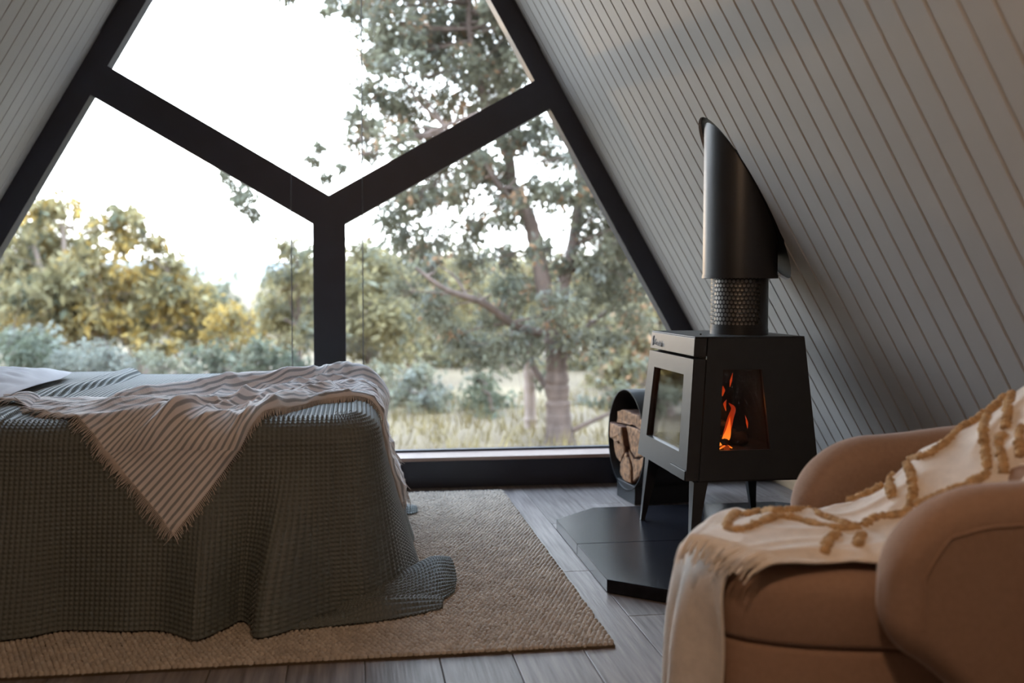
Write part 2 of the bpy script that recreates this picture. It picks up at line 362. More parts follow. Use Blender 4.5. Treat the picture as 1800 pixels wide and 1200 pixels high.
# ---- the gable window
win = empty('window_1', (0, 0.1, 0), kind='structure')
CI = 2.2145; ZJ, WH, MH = 1.3622, 0.0791, 0.0788; YF0, YF1 = 0.10, 0.19
for sg in (-1, 1):
    o = prism_y('frame_rafter', [(sg*CI, 0.0), (sg*(CW+0.02), 0.0), (sg*0.0, (CW+0.02)*S3), (sg*0.0, CI*S3)], YF0, YF1, 'black_paint', win)
    c2 = 2.292
    o = prism_y('frame_trim', [(sg*c2, 0.161), (sg*(CW+0.01), 0.161), (0, (CW+0.01)*S3), (0, c2*S3)], 0.082, YF0+0.001, 'black_paint', win, bevel=0.003)
c6 = math.cos(PI/6); UPZ = ZJ+WH/c6; LOZ = ZJ-WH/c6; ZA = CI*S3
xu = (ZA-UPZ)/(S3+1/S3); xl = (ZA-LOZ)/(S3+1/S3); zm = LOZ+MH/S3
prism_y('mullion', [(-MH, 0.150), (MH, 0.150), (MH, zm), (0, ZJ), (-MH, zm)], YF0, YF1, 'black_paint', win)
for sg in (-1, 1):
    prism_y('mullion', [(sg*MH, zm), (sg*xl, LOZ+xl/S3), (sg*xu, UPZ+xu/S3), (0, UPZ), (0, ZJ)], YF0, YF1, 'black_paint', win)
    e = 0.012
    prism_y('pane', [(sg*(MH-e), 0.16), (sg*(CI-0.16/S3+e), 0.16), (sg*(xl+e), LOZ+xl/S3+e), (sg*(MH-e), zm+e)], 0.142, 0.148, 'window_glass', win)
    prism_y('glazing_bead', [(sg*MH, 0.161), (sg*(CI-0.161/S3), 0.161), (sg*(CI-0.172/S3), 0.172), (sg*MH, 0.172)], 0.125, 0.16, 'black_paint', win)
prism_y('pane', [(0, UPZ-0.012), (xu+0.012, UPZ+xu/S3), (0.004, ZA), (-0.004, ZA), (-xu-0.012, UPZ+xu/S3)], 0.142, 0.148, 'window_glass', win)
sill = box('trim_1', -CW+0.10, CW-0.10, -0.05, 0.128, 0.143, 0.161, 'pale_timber', bevel=0.002); tag(sill, kind='structure')
beam = box('trim_2', -CW+0.01, CW-0.01, 0.0, 0.2, 0.0, 0.1425, 'black_paint', bevel=0.002); tag(beam, kind='structure')
for x, lab in ((-0.182, 'thin vertical wire in front of the window, left of the central mullion'), (0.164, 'thin vertical wire in front of the window, right of the central mullion')):
    zt = (CI-abs(x))*S3-0.02
    g = empty('guide_wire', (x, 0.075, 0.161), lab, 'wire')
    a = Acc(); a.tube([(x, 0.075, 0.161), (x, 0.075, 1.5), (x, 0.075, zt)], 0.0026, 6); a.build('wire', 'cable_steel', g)
    box('end_fitting', x-0.006, x+0.006, 0.067, 0.083, 0.161, 0.176, 'cable_steel', g, bevel=0.002)

# ================================================================== hearth and stove
hearth = empty('hearth', (1.5, -1.35, 0), 'black stone hearth with clipped corners on the plank floor under the stove', 'hearth')
HZ = 0.045
ho = [(0.943, -0.945), (0.937, -1.819), (1.165, -2.01), (1.98, -2.01), (2.17, -1.83), (2.17, -0.90), (1.99, -0.745), (1.145, -0.75)]
JY = -1.353
near = [(0.940, JY-0.001), ho[1], ho[2], ho[3], ho[4], (2.17, JY-0.001)]
far = [ho[0], (0.940, JY+0.001), (2.17, JY+0.001), ho[5], ho[6], ho[7]]
for pl in (near, far):
    hexa('hearth_slab', [(x, y, 0.0005) for x, y in pl], [(x, y, HZ) for x, y in pl], 'hearth_slate', hearth, bevel=0.0025)

stove = empty('wood_stove', (1.52, -1.32, HZ), 'black steel wood stove on four splayed legs with a lit fire inside', 'stove')
ZB_, ZT_ = 0.323, 0.824
def lerp(a, b, t): return a+(b-a)*t
def fx(z): return lerp(1.269, 1.308, (z-ZB_)/(ZT_-ZB_))       # door face
def bx_(z): return lerp(1.768, 1.719, (z-ZB_)/(ZT_-ZB_))      # wall face
def ny(z): return lerp(-1.621, -1.586, (z-ZB_)/(ZT_-ZB_))     # face towards the chair
def wy(z): return lerp(-1.011, -1.066, (z-ZB_)/(ZT_-ZB_))     # face towards the window
DT = 0.046
def slab(name, z0, z1, y0f, y1f, m, x0=0.0, x1=DT, bevel=0.0015, parent=stove):
    return hexa(name, [(fx(z0)+x0, y0f(z0), z0), (fx(z0)+x1, y0f(z0), z0), (fx(z0)+x1, y1f(z0), z0), (fx(z0)+x0, y1f(z0), z0)],
                [(fx(z1)+x0, y0f(z1), z1), (fx(z1)+x1, y0f(z1), z1), (fx(z1)+x1, y1f(z1), z1), (fx(z1)+x0, y1f(z1), z1)], m, parent, bevel)
band = slab('top_band', 0.760, ZT_, ny, wy, 'stove_metal')
# door: a frame round its glass, with the handle tab let into the lower corner
zo0, zo1, zi0, zi1 = ZB_, 0.750, 0.412, 0.689
door = ring_panel('door', [(fx(zo0), ny(zo0), zo0), (fx(zo1), ny(zo1), zo1), (fx(zo1), wy(zo1), zo1), (fx(zo0), wy(zo0), zo0)],
                  [(fx(zi0), -1.519, zi0), (fx(zi1), -1.502, zi1), (fx(zi1), -1.138, zi1), (fx(zi0), -1.109, zi0)], (DT, 0, 0), 'stove_metal', stove)
hexa('door_glass', [(fx(0.40)+0.014, -1.535, 0.40), (fx(0.40)+0.018, -1.535, 0.40), (fx(0.40)+0.018, -1.095, 0.40), (fx(0.40)+0.014, -1.095, 0.40)],
     [(fx(0.70)+0.014, -1.515, 0.70), (fx(0.70)+0.018, -1.515, 0.70), (fx(0.70)+0.018, -1.125, 0.70), (fx(0.70)+0.014, -1.125, 0.70)], 'stove_glass', door)
slab('handle_tab', ZB_+0.001, 0.357, lambda z: ny(z)+0.004, lambda z: -1.447, 'stove_metal', -0.005, 0.004, 0.0012, door)
slab('handle_slot', ZB_+0.0005, 0.361, lambda z: ny(z)+0.001, lambda z: -1.440, 'stove_dark', -0.0012, 0.001, 0.0, door)
# body panels behind the door
X0 = DT+0.004
def bodyx(z): return fx(z)+X0
side_n = ring_panel('side_panel', [(bodyx(ZB_), ny(ZB_), ZB_), (bx_(ZB_), ny(ZB_), ZB_), (bx_(ZT_), ny(ZT_), ZT_), (bodyx(ZT_), ny(ZT_), ZT_)],
           [(1.394, ny(0.427), 0.427), (1.584, ny(0.427), 0.427), (1.556, ny(0.712), 0.712), (1.411, ny(0.712), 0.712)], (0, 0.012, 0), 'stove_metal', stove)
hexa('side_glass', [(1.385, ny(0.42)+0.013, 0.418), (1.594, ny(0.42)+0.013, 0.418), (1.594, ny(0.42)+0.017, 0.418), (1.385, ny(0.42)+0.017, 0.418)],
     [(1.402, ny(0.72)+0.013, 0.720), (1.564, ny(0.72)+0.013, 0.720), (1.564, ny(0.72)+0.017, 0.720), (1.402, ny(0.72)+0.017, 0.720)], 'stove_glass', side_n)
hexa('side_panel', [(bodyx(ZB_), wy(ZB_)-0.012, ZB_), (bx_(ZB_), wy(ZB_)-0.012, ZB_), (bx_(ZB_), wy(ZB_), ZB_), (bodyx(ZB_), wy(ZB_), ZB_)],
     [(bodyx(ZT_), wy(ZT_)-0.012, ZT_), (bx_(ZT_), wy(ZT_)-0.012, ZT_), (bx_(ZT_), wy(ZT_), ZT_), (bodyx(ZT_), wy(ZT_), ZT_)], 'stove_metal', stove)
hexa('back_panel', [(bx_(ZB_)-0.012, ny(ZB_)+0.012, ZB_), (bx_(ZB_), ny(ZB_)+0.012, ZB_), (bx_(ZB_), wy(ZB_)-0.012, ZB_), (bx_(ZB_)-0.012, wy(ZB_)-0.012, ZB_)],
     [(bx_(ZT_)-0.012, ny(ZT_)+0.012, ZT_), (bx_(ZT_), ny(ZT_)+0.012, ZT_), (bx_(ZT_), wy(ZT_)-0.012, ZT_), (bx_(ZT_)-0.012, wy(ZT_)-0.012, ZT_)], 'stove_metal', stove)
box('top_plate', fx(ZT_)+0.001, bx_(ZT_), ny(ZT_), wy(ZT_), ZT_+0.0005, ZT_+0.005, 'stove_metal', stove, bevel=0.0015)
box('base_plate', 1.315, bx_(ZB_)-0.001, ny(ZB_)+0.001, wy(ZB_)-0.001, ZB_-0.006, ZB_-0.0005, 'stove_dark', stove)
# firebox lining, fuel, fire
box('firebox_floor', 1.335, 1.745, -1.59, -1.03, 0.400, 0.415, 'fire_brick', stove)
box('firebox_lining', 1.66, 1.69, -1.575, -1.06, 0.416, 0.76, 'fire_brick', stove)
box('firebox_lining', 1.34, 1.655, -1.075, -1.05, 0.416, 0.76, 'fire_brick', stove)
box('baffle', 1.37, 1.655, -1.56, -1.08, 0.745, 0.757, 'fire_brick', stove)
for k, (x, y0, y1, z, r) in enumerate(((1.45, -1.54, -1.12, 0.437, 0.024), (1.54, -1.5, -1.13, 0.440, 0.026), (1.49, -1.45, -1.2, 0.478, 0.022))):
    a = Acc(); ys = np.linspace(y0, y1, 9); a.tube([(x+0.01*math.sin(i*1.7+k), yy, z+0.004*math.sin(i*2.3)) for i, yy in enumerate(ys)], [r*0.05]+[r*(1+0.12*math.sin(i*3+k)) for i in range(7)]+[r*0.05], 9)
    a.build('burning_log', 'char_log', stove)
def flame(name, pts, rad, m):
    pts = catmull(pts, 24); rad = np.interp(np.linspace(0, 1, 24), np.linspace(0, 1, len(rad)), rad)
    V, Q = tube_arrays(pts, rad, 10); V = V.reshape(24, 10, 3); V[:, :, 1] = pts[:, None, 1]+(V[:, :, 1]-pts[:, None, 1])*0.6
    fast_mesh(name, V.reshape(-1, 3), Q, m, stove)
def FP(px, py, Y=-1.50): return P(px, py, Y)
flame('flame', [FP(1266, 786), FP(1277, 768), FP(1281, 752), FP(1283, 732)], [0.009, 0.015, 0.008, 0.0005], 'flame_hot')
flame('flame', [FP(1270, 787, -1.47), FP(1278, 760, -1.47), FP(1284, 735, -1.47), FP(1289, 718, -1.47), FP(1281, 708, -1.47)], [0.013, 0.014, 0.012, 0.009, 0.0005], 'flame_red')
flame('flame', [FP(1276, 722, -1.49), FP(1274, 710, -1.49), FP(1277, 702, -1.49)], [0.001, 0.006, 0.0005], 'flame_red')
flame('flame', [FP(1270, 696, -1.5), FP(1271, 686, -1.5), FP(1271, 678, -1.5)], [0.001, 0.008, 0.001], 'flame_red')
flame('flame', [FP(1283, 680, -1.45), FP(1285, 668, -1.45), FP(1288, 655, -1.45)], [0.0005, 0.0045, 0.0005], 'flame_red')
flame('flame', [FP(1314, 753, -1.40), FP(1313, 742, -1.40), FP(1310, 730, -1.40)], [0.0005, 0.0045, 0.0005], 'flame_red')
flame('flame', [FP(1264, 789, -1.52), FP(1276, 783, -1.52), FP(1287, 787, -1.52)], [0.002, 0.004, 0.002], 'flame_hot')
rr = random.Random(3)
for k in range(16):
    c = np.array([rr.uniform(1.40, 1.48), rr.uniform(-1.55, -1.40), 0.421]); s = rr.uniform(0.006, 0.013)
    bm = bmesh.new(); bmesh.ops.create_icosphere(bm, subdivisions=1, radius=s)
    for v in bm.verts: v.co = Vector(c)+v.co*rr.uniform(0.7, 1.2)
    from_bm('ember', bm, 'ember', stove)
fl = bpy.data.lights.new('fire_glow', 'POINT'); fl.energy = 0.22; fl.color = (1.0, 0.28, 0.06); fl.shadow_soft_size = 0.03
fo = bpy.data.objects.new('fire_glow', fl); COL.objects.link(fo); fo.location = (1.47, -1.42, 0.55)
# legs
for (xf, yf, sx, sy) in ((1.30, -1.618, -1, -1), (1.762, -1.618, 1, -1), (1.762, -1.016, 1, 1), (1.30, -1.016, -1, 1)):
    w0, w1 = 0.052, 0.017
    fxx, fyy = xf+sx*0.018, yf+sy*0.012
    def loop(x, y, w, z): 
        xs = sorted((x, x-sx*w)); ys_ = sorted((y, y-sy*w)); return [(xs[0], ys_[0], z), (xs[1], ys_[0], z), (xs[1], ys_[1], z), (xs[0], ys_[1], z)]
    hexa('leg', loop(fxx, fyy, w1, HZ+0.0005), loop(xf, yf, w0, ZB_-0.006), 'stove_metal', stove, bevel=0.001)
# maker's mark on the band: emblem and lettering
def text_mesh(s, size, depth=0.0006):
    cu = bpy.data.curves.new('t', 'FONT'); cu.body = s; cu.size = size; cu.extrude = depth
    o = bpy.data.objects.new('t', cu); COL.objects.link(o); bpy.context.view_layer.update()
    me = bpy.data.meshes.new_from_object(o.evaluated_get(bpy.context.evaluated_depsgraph_get())); bpy.data.objects.remove(o); return me
me = text_mesh('Scandia', 0.034); lg = link('lettering', me, 'logo_grey', band)
zc = 0.776; tilt = math.atan2(1.308-1.269, ZT_-ZB_)
lg.matrix_world = Matrix(((0, math.sin(tilt), -1, fx(zc)-0.0006), (-1, 0, 0, -1.118), (0, math.cos(tilt), 0, zc), (0, 0, 0, 1)))
for s_ in (0, 1):
    pts = [(-1.092-0.009*s_, 0.772), (-1.097-0.009*s_, 0.784), (-1.092-0.007*s_, 0.797), (-1.100-0.006*s_, 0.811)]
    a = Acc(); a.tube([(fx(z)-0.0006, y, z) for y, z in catmull(pts, 12)], [0.0006]+[0.0022]*10+[0.0006], 6); a.build('emblem', 'logo_grey', band)
# small bolt on the top plate
box('bolt', 1.372, 1.378, -1.46, -1.454, ZT_+0.005, ZT_+0.011, 'stove_dark', stove, bevel=0.001)

flue = empty('flue_pipe', (FX, FY, ZT_+0.005), 'black round flue rising from the stove through the sloping wall', 'flue')
def cyl_shell(name, r, z0, z1, m, parent, n=64, th=0.003, nz=2, cx=FX, cy=FY):
    th_ = np.linspace(0, 2*PI, n, endpoint=False); ring = np.stack([np.cos(th_), np.sin(th_)], 1)
    L = [(r, z0), (r, z1), (r-th, z1), (r-th, z0), (r, z0)]
    V = np.concatenate([np.column_stack([cx+ring[:, 0]*rr_, cy+ring[:, 1]*rr_, np.full(n, zz)]) for rr_, zz in L])
    o = fast_mesh(name, V, grid_quads(len(L), n, True), m, parent, smooth=False)
    o.data.shade_smooth(); o.data.set_sharp_from_angle(angle=0.6); return o
PZ0, PZ1 = ZT_+0.012, 1.06
sleeve = cyl_shell('sleeve', FR, 1.037, 1.95, 'flue_metal', flue, 96)
rim = cyl_shell('sleeve_rim', FR+0.0025, 1.037, 1.050, 'flue_metal', flue, 96, th=0.0035)
cyl_shell('inner_pipe', 0.092, ZT_+0.005, 1.9, 'pipe_steel', flue, 48)
cyl_shell('pipe_foot', 0.108, ZT_+0.005, ZT_+0.024, 'flue_metal', flue, 64, th=0.012)
# perforated guard: every hole is cut
nh, nzr, R_ = 44, 13, 0.1065
a = Acc(); zc0, zc1 = ZT_+0.024, 1.05
for i in range(nh):
    for j in range(nzr):
        t0, t1 = 2*PI*(i-0.5*(j % 2))/nh, 2*PI*(i+1-0.5*(j % 2))/nh; z0 = lerp(zc0, zc1, j/nzr); z1 = lerp(zc0, zc1, (j+1)/nzr)
        tm, zm_ = (t0+t1)/2, (z0+z1)/2
        ang = (tm-(-PI/2)) % (2*PI)
        ang = ang-2*PI if ang > PI else ang
        solid = 0.42 < ang < 2.2 or j == 0
        k = 0.0 if solid else 0.40
        out = [(t0, z0), (tm, z0), (t1, z0), (t1, zm_), (t1, z1), (tm, z1), (t0, z1), (t0, zm_)]
        V = [(FX+R_*math.cos(t), FY+R_*math.sin(t), z) for t, z in out]
        if solid:
            a.add(V, [(0, 1, 5, 6), (1, 2, 4, 5)])
        else:
            for q in range(8):
                an = 2*PI*(q/8)-3*PI/4
                tt = tm+(t1-t0)*k*math.cos(an); zz = zm_+(z1-z0)*k*math.sin(an)*1.05; V.append((FX+R_*math.cos(tt), FY+R_*math.sin(tt), zz))
            a.add(V, [(q, (q+1) % 8, 8+(q+1) % 8, 8+q) for q in range(8)])
a.build('perforated_guard', 'flue_metal', flue, smooth=False)
# dark lining seen in the oval opening round the sleeve
th = np.linspace(0, 2*PI, 64, endpoint=False); sl = np.array([-0.5, 0, S3/2]); nr_ = np.array([S3/2, 0, 0.5]); c = np.array([FX, FY-0.012, FZ])-sl*0.02
ringo = [c+sl*0.355*math.cos(t)+np.array([0, 0.18, 0])*math.sin(t)+nr_*0.0123 for t in th]
o = hexa('opening_lining', [p+nr_*0.001 for p in ringo], ringo, 'stove_dark', flue)

# ================================================================== firewood holder
HC = np.array([1.378, -0.42, 0.288]); HRR = 0.238; HA = 0.095
hax = np.array([math.cos(HA), math.sin(HA), 0.0]); hu = np.array([math.sin(HA), -math.cos(HA), 0.0]); hv = np.array([0, 0, 1.0])
def H(a_, u, v): return HC+hax*a_+hu*u+hv*v
holder = empty('log_holder', (1.55, -0.42, 0), 'black steel drum on a plinth holding firewood between stove and window', 'log holder')
n = 72; th = np.linspace(0, 2*PI, n, endpoint=False); L = [(HRR-0.004, 0.34), (HRR-0.004, 0.0), (HRR, 0.0), (HRR, 0.345), (0.001, 0.345), (0.001, 0.34), (HRR-0.004, 0.34)]
V = np.concatenate([[H(a_, r*math.cos(t), r*math.sin(t)) for t in th] for r, a_ in L])
o = fast_mesh('drum', V, grid_quads(len(L), n, True), 'stove_metal', holder); o.data.set_sharp_from_angle(angle=0.6)
pb = [H(0.004, 0.118, 0)[:2], H(0.33, 0.118, 0)[:2], H(0.33, -0.118, 0)[:2], H(0.004, -0.118, 0)[:2]]
hexa('plinth', [(x, y, 0.0005) for x, y in pb], [(x, y, 0.085) for x, y in pb], 'stove_metal', holder, bevel=0.002)
logs = [([(-.80, .52), (-.45, .60), (.55, .58), (.82, .44), (.80, .30), (.15, .34), (-.10, .30), (-.82, .29)], 'reddish split log with bark lying topmost in the firewood drum', 0.02),
        ([(-.10, .28), (.40, .31), (.88, .26), (.95, -.12), (.72, -.28), (.40, -.33), (.10, -.16)], 'largest split log, light brown, right of centre in the firewood drum', 0.012),
        ([(-.86, .26), (-.52, .27), (-.16, .24), (.02, -.12), (-.28, -.06), (-.55, -.12), (-.90, -.06)], 'greyish split log at left in the drum, under the topmost log', -0.012),
        ([(-.88, -.10), (-.55, -.16), (-.25, -.10), (-.16, -.26), (-.42, -.56), (-.70, -.52)], 'narrow split log at lower left of the firewood drum', 0.01),
        ([(-.10, -.28), (.10, -.40), (.25, -.62), (.26, -.90), (-.10, -.94), (-.36, -.86), (-.40, -.60)], 'orange split log at the very bottom of the firewood drum', 0.006),
        ([(.02, -.22), (.30, -.36), (.64, -.36), (.93, -.18), (.88, -.40), (.60, -.72), (.33, -.88), (.28, -.60)], 'pale split log at lower right of the firewood drum', 0.015)]
rl = random.Random(11)
for poly, lab, pro in logs:
    pg = []
    for i, (u, v) in enumerate(poly):
        u2, v2 = poly[(i+1) % len(poly)]
        for f in (0, 0.33, 0.66): pg.append((lerp(u, u2, f)+rl.uniform(-.022, .022), lerp(v, v2, f)+rl.uniform(-.018, .018)))
    s = (HRR-0.004)*0.925
    secs = [pro, pro+0.004, 0.1, 0.2, 0.3]
    V = []; k = len(pg)
    for si, a_ in enumerate(secs):
        sh = 0.93 if si == 0 else 1.0; cu = sum(p[0] for p in pg)/k; cv = sum(p[1] for p in pg)/k
        V += [H(a_+(rl.uniform(-.002, .002) if si == 0 else 0), (cu+(u-cu)*sh)*s, (cv+(v-cv)*sh)*s) for u, v in pg]
    F = [tuple(range(k))]+[(i*k+j, i*k+(j+1) % k, (i+1)*k+(j+1) % k, (i+1)*k+j) for i in range(len(secs)-1) for j in range(k)]+[tuple(range((len(secs)-1)*k, len(secs)*k))[::-1]]
    o = mesh('firewood_log', V, F, 'log_bark'); o.data.materials.append(MAT['log_end']); o.data.polygons[0].material_index = 1
    for p_ in o.data.polygons[1:1+k]: p_.material_index = 1
    tag(o, lab, 'log', 'split logs in the firewood drum')

# ================================================================== rug
RX0, RX1, RY0, RY1 = -1.9, 0.835, -2.315, -0.135
rug = empty('jute_rug', (0, -1.2, 0), 'chunky woven natural jute rug lying under the bed', 'rug')
box('rug_backing', RX0, RX1, RY0, RY1, 0.0005, 0.007, 'jute_base', rug)
def stitches(xs0, xs1, ys0, ys1, px_, py_, seed):
    r = np.random.default_rng(seed)
    nx, nyy = int((xs1-xs0)/px_), int((ys1-ys0)/py_)
    I, J = np.meshgrid(np.arange(nx), np.arange(nyy), indexing='ij'); I = I.ravel(); J = J.ravel()
    cx = xs0+(I+0.5+0.5*(J % 2))*px_+r.normal(0, px_*0.05, I.size); cy = ys0+(J+0.5)*py_+r.normal(0, py_*0.05, I.size)
    cx = np.minimum(cx, xs1-0.003)
    hx, hy = px_*0.58, py_*0.47; ang = np.where(J % 2 == 0, 0.42, 0.42)+r.normal(0, 0.12, I.size); hz = 0.0165+r.normal(0, 0.0012, I.size)
    th = np.linspace(0, 2*PI, 8, endpoint=False)
    lay = [(1.0, 0.35), (0.82, 0.72), (0.42, 0.97)]
    V = []
    for s, h in lay:
        lx = np.cos(th)[None]*hx*s; ly = np.sin(th)[None]*hy*s
        V.append(np.stack([cx[:, None]+lx*np.cos(ang)[:, None]-ly*np.sin(ang)[:, None], cy[:, None]+lx*np.sin(ang)[:, None]+ly*np.cos(ang)[:, None], np.broadcast_to((hz*h)[:, None], (I.size, 8))], -1))
    V = np.concatenate(V, 1); base = (np.arange(I.size)*24)[:, None, None]
    q = [(l*8+k, l*8+(k+1) % 8, (l+1)*8+(k+1) % 8, (l+1)*8+k) for l in range(2) for k in range(8)]+[(16, 17, 18, 19), (16, 19, 20, 23), (20, 21, 22, 23)]
    return V.reshape(-1, 3), (np.array(q)[None]+base).reshape(-1, 4)
a = Acc()
a.add(*stitches(0.05, RX1, RY0, RY1, 0.0150, 0.0185, 1))
a.add(*stitches(-1.15, 0.05, RY0, -1.80, 0.0150, 0.0185, 2))
o = a.build('woven_loops', 'jute', rug); tag(o, kind='stuff')

# ================================================================== bed
BZ = 0.60; RB = 0.085; YN, XF, RC, YFAR, XH = -1.90, 0.205, 0.15, -0.42, -1.62
bed = empty('bed', (-0.75, -1.16, 0), 'low double bed hidden under the sage green waffle blanket', 'bed')
box('mattress', XH+0.02, XF-0.05, YN+0.05, YFAR-0.05, 0.24, BZ-0.03, 'pillow_cotton', bed, bevel=0.04)
box('bed_base', XH+0.05, XF-0.09, YN+0.09, YFAR-0.09, 0.06, 0.239, 'tan_timber', bed, bevel=0.01)
for x in (XH+0.1, XF-0.2):
    for y in (YN+0.2, YFAR-0.2): hexa('leg', [(x-.02, y-.02, 0.008), (x+.02, y-.02, 0.008), (x+.02, y+.02, 0.008), (x-.02, y+.02, 0.008)], [(x-.03, y-.03, 0.06), (x+.03, y-.03, 0.06), (x+.03, y+.03, 0.06), (x-.03, y+.03, 0.06)], 'tan_timber', bed)
def ztop(x, y):
    x = np.asarray(x, float); y = np.asarray(y, float)
    z = BZ+0.022*sstep(YN, YN+0.9, y)+0.006*vnoise(x*5+3, y*4, 5)
    # a turned-back layer of blanket towards the pillow
    e = -0.80+0.10*(y+0.5)/1.0+0.02*np.sin(y*6)
    z = z+0.013*sstep(e+0.012, e-0.012, x)+0.010*np.exp(-((x-e+0.03)/0.03)**2)
    e2 = -1.00+0.12*(y+1.6)
    return z+0.008*np.exp(-((x-e2)/0.03)**2)*sstep(-1.9, -1.5, y)
# skirt: parameter t runs along the front, round the corner and along the foot
T1 = XF-RC; AL = RC*PI/2; T2 = T1+AL; T3 = T2+(YFAR-(YN+RC))
hem_t = [(XH, XH, -2.06), (-0.95, -0.95, -2.07), (-0.854, -0.854, -2.064), (-0.785, -0.785, -2.046), (-0.725, -0.725, -2.008), (-0.634, -0.634, -2.012), (-0.531, -0.531, -2.037),
         (-0.411, -0.411, -2.06), (-0.352, -0.35, -2.12), (-0.315, -0.318, -2.145), (-0.285, -0.292, -2.12), (-0.24, -0.245, -2.045), (-0.19, -0.215, -1.99), (-0.13, -0.175, -2.05),
         (-0.09, -0.155, -2.14), (-0.05, -0.10, -2.12), (0.0, -0.01, -2.03), (T1, 0.06, -1.97), (T1+AL*0.35, 0.165, -1.94), (T1+AL*0.7, 0.265, -1.78), (T2, 0.315, -1.60), (T2+0.3, 0.325, -1.25), (T2+0.5, 0.345, -1.05), (T2+0.7, 0.325, -0.8), (T2+0.9, 0.345, -0.6), (T3, 0.33, -0.40)]
hem_t = np.array(hem_t)
def smooth_interp(t, tk, yk):
    """monotone-ish cubic through keys"""
    m = np.gradient(yk, tk); i = np.clip(np.searchsorted(tk, t)-1, 0, len(tk)-2); h = tk[i+1]-tk[i]; f = (t-tk[i])/h
    return (2*f**3-3*f**2+1)*yk[i]+(f**3-2*f**2+f)*h*m[i]+(-2*f**3+3*f**2)*yk[i+1]+(f**3-f**2)*h*m[i+1]
LD = 0.545
def skirt(t, d):
    t = np.asarray(t, float); d = np.asarray(d, float); t, d = np.broadcast_arrays(t, d)
    ph = np.clip((t-T1)/AL, 0, 1)*PI/2
    cx = np.where(t < T1, t, T1); cy = np.where(t > T2, YN+RC+(t-T2), YN+RC)
    nx, nyv = np.sin(ph), -np.cos(ph)
    ox, oy = cx+nx*RC, cy+nyv*RC                     # outer outline at the vertical
    zt = ztop(ox-nx*RB, oy-nyv*RB)
    th_ = np.clip(d/RB, 0, PI/2); f = np.clip((d-RB*PI/2)/LD, 0, 1)
    hx = smooth_interp(np.clip(t, XH, T3), hem_t[:, 0], hem_t[:, 1]); hy = smooth_interp(np.clip(t, XH, T3), hem_t[:, 0], hem_t[:, 2])
    avg_y = np.where(t < T1, -2.05, hy)
    g = f**1.15; g2 = sstep(0.05, 1.0, f)            # overall flare, and folds that grow towards the hem
    x = ox-nx*RB*(1-np.sin(th_)); y = oy-nyv*RB*(1-np.sin(th_))
    bx2 = np.where(t < T1, t, hx)
    x = x+g*(bx2-ox)+g2*(hx-bx2); y = y+g*(avg_y-oy)+g2*(hy-avg_y)
    z = zt-RB*(1-np.cos(th_)); z = z+(0.020-(zt-RB))*f
    # faint drape undulation, and the long diagonal fold below the near corner
    u = 0.010*vnoise(t*3.1+7, d*1.3, 8)*g2
    y = y+u*2
    return np.stack([x, y, z], -1)
CELL = 0.0145
def waffle(u, v, depth=0.0062):
    w = np.sin(PI*u/CELL)**2*np.sin(PI*v/CELL)**2
    return -depth*sstep(0.08, 0.75, w)
blanket = empty('waffle_blanket', (-0.7, -1.16, 0.02), 'sage green waffle-weave blanket covering the bed down to the rug', 'blanket')
def cloth(name, G, disp, m, parent, uv=None):
    N = normals(G); G2 = G+N*disp[..., None]
    return fast_mesh(name, G2.reshape(-1, 3), grid_quads(*G.shape[:2]), m, parent, True, None if uv is None else uv.reshape(-1, 2))
st = CELL/4
tt = np.arange(-1.22, T3, st); dd = np.arange(0, RB*PI/2+LD+1e-6, st)
G = skirt(tt[:, None], dd[None]); cloth('blanket_skirt', G, waffle(tt[:, None], dd[None]), 'waffle_cotton', blanket)
tx = np.arange(-1.22, T1+1e-6, st); ty = np.arange(YN+RB, YFAR, st)
TXg, TYg = np.meshgrid(tx, ty, indexing='ij')
cloth('blanket_top', np.stack([TXg, TYg, ztop(TXg, TYg)], -1), waffle(TXg, -(TYg-(YN+RB))), 'waffle_cotton', blanket)
# strip of the top between the last column and the rounded foot edge
tx2 = np.arange(T1, XF-RB+st, st); A_, B_ = np.meshgrid(tx2, np.arange(YN+RC, YFAR, st), indexing='ij')
cloth('blanket_top', np.stack([A_, B_, ztop(A_, B_)], -1), waffle(A_, -(B_-(YN+RB))), 'waffle_cotton', blanket)
ph = np.linspace(0, PI/2, 24); rd = np.arange(0.0, RC-RB+st, st)
A_, B_ = np.meshgrid(ph, rd, indexing='ij'); cxx = T1+np.sin(A_)*np.minimum(B_, RC-RB); cyy = YN+RC-np.cos(A_)*np.minimum(B_, RC-RB)
cloth('blanket_top', np.stack([cxx, cyy, ztop(cxx, cyy)], -1), waffle(cxx, -(cyy-(YN+RB))), 'waffle_cotton', blanket)
# rest of the cover beyond the pillow and down the window side
A_, B_ = np.meshgrid(np.linspace(XH, -1.22, 12), np.linspace(YN+RB, YFAR, 30), indexing='ij')
cloth('blanket_top', np.stack([A_, B_, ztop(A_, B_)], -1), A_*0, 'waffle_cotton', blanket)
G = skirt(np.linspace(XH, -1.22, 12)[:, None], np.linspace(0, RB*PI/2+LD, 40)[None]); cloth('blanket_skirt', G, G[..., 0]*0, 'waffle_cotton', blanket)
A_, B_ = np.meshgrid(np.linspace(XH, XF-0.02, 60), np.linspace(0, 1, 30), indexing='ij')
zf = ztop(A_, A_*0+YFAR); cloth('blanket_back', np.stack([A_, YFAR+0.06*np.sin(np.clip(B_*3, 0, PI/2))+0.05*B_, zf+(0.02-zf)*B_**1.4], -1), A_*0, 'waffle_cotton', blanket)
def sheet(rows, nu, nv):
    R = np.array(rows, float)                        # (rows, cols, 3)
    R = catmull(R, nu); return np.swapaxes(catmull(np.swapaxes(R, 0, 1), nv), 0, 1)
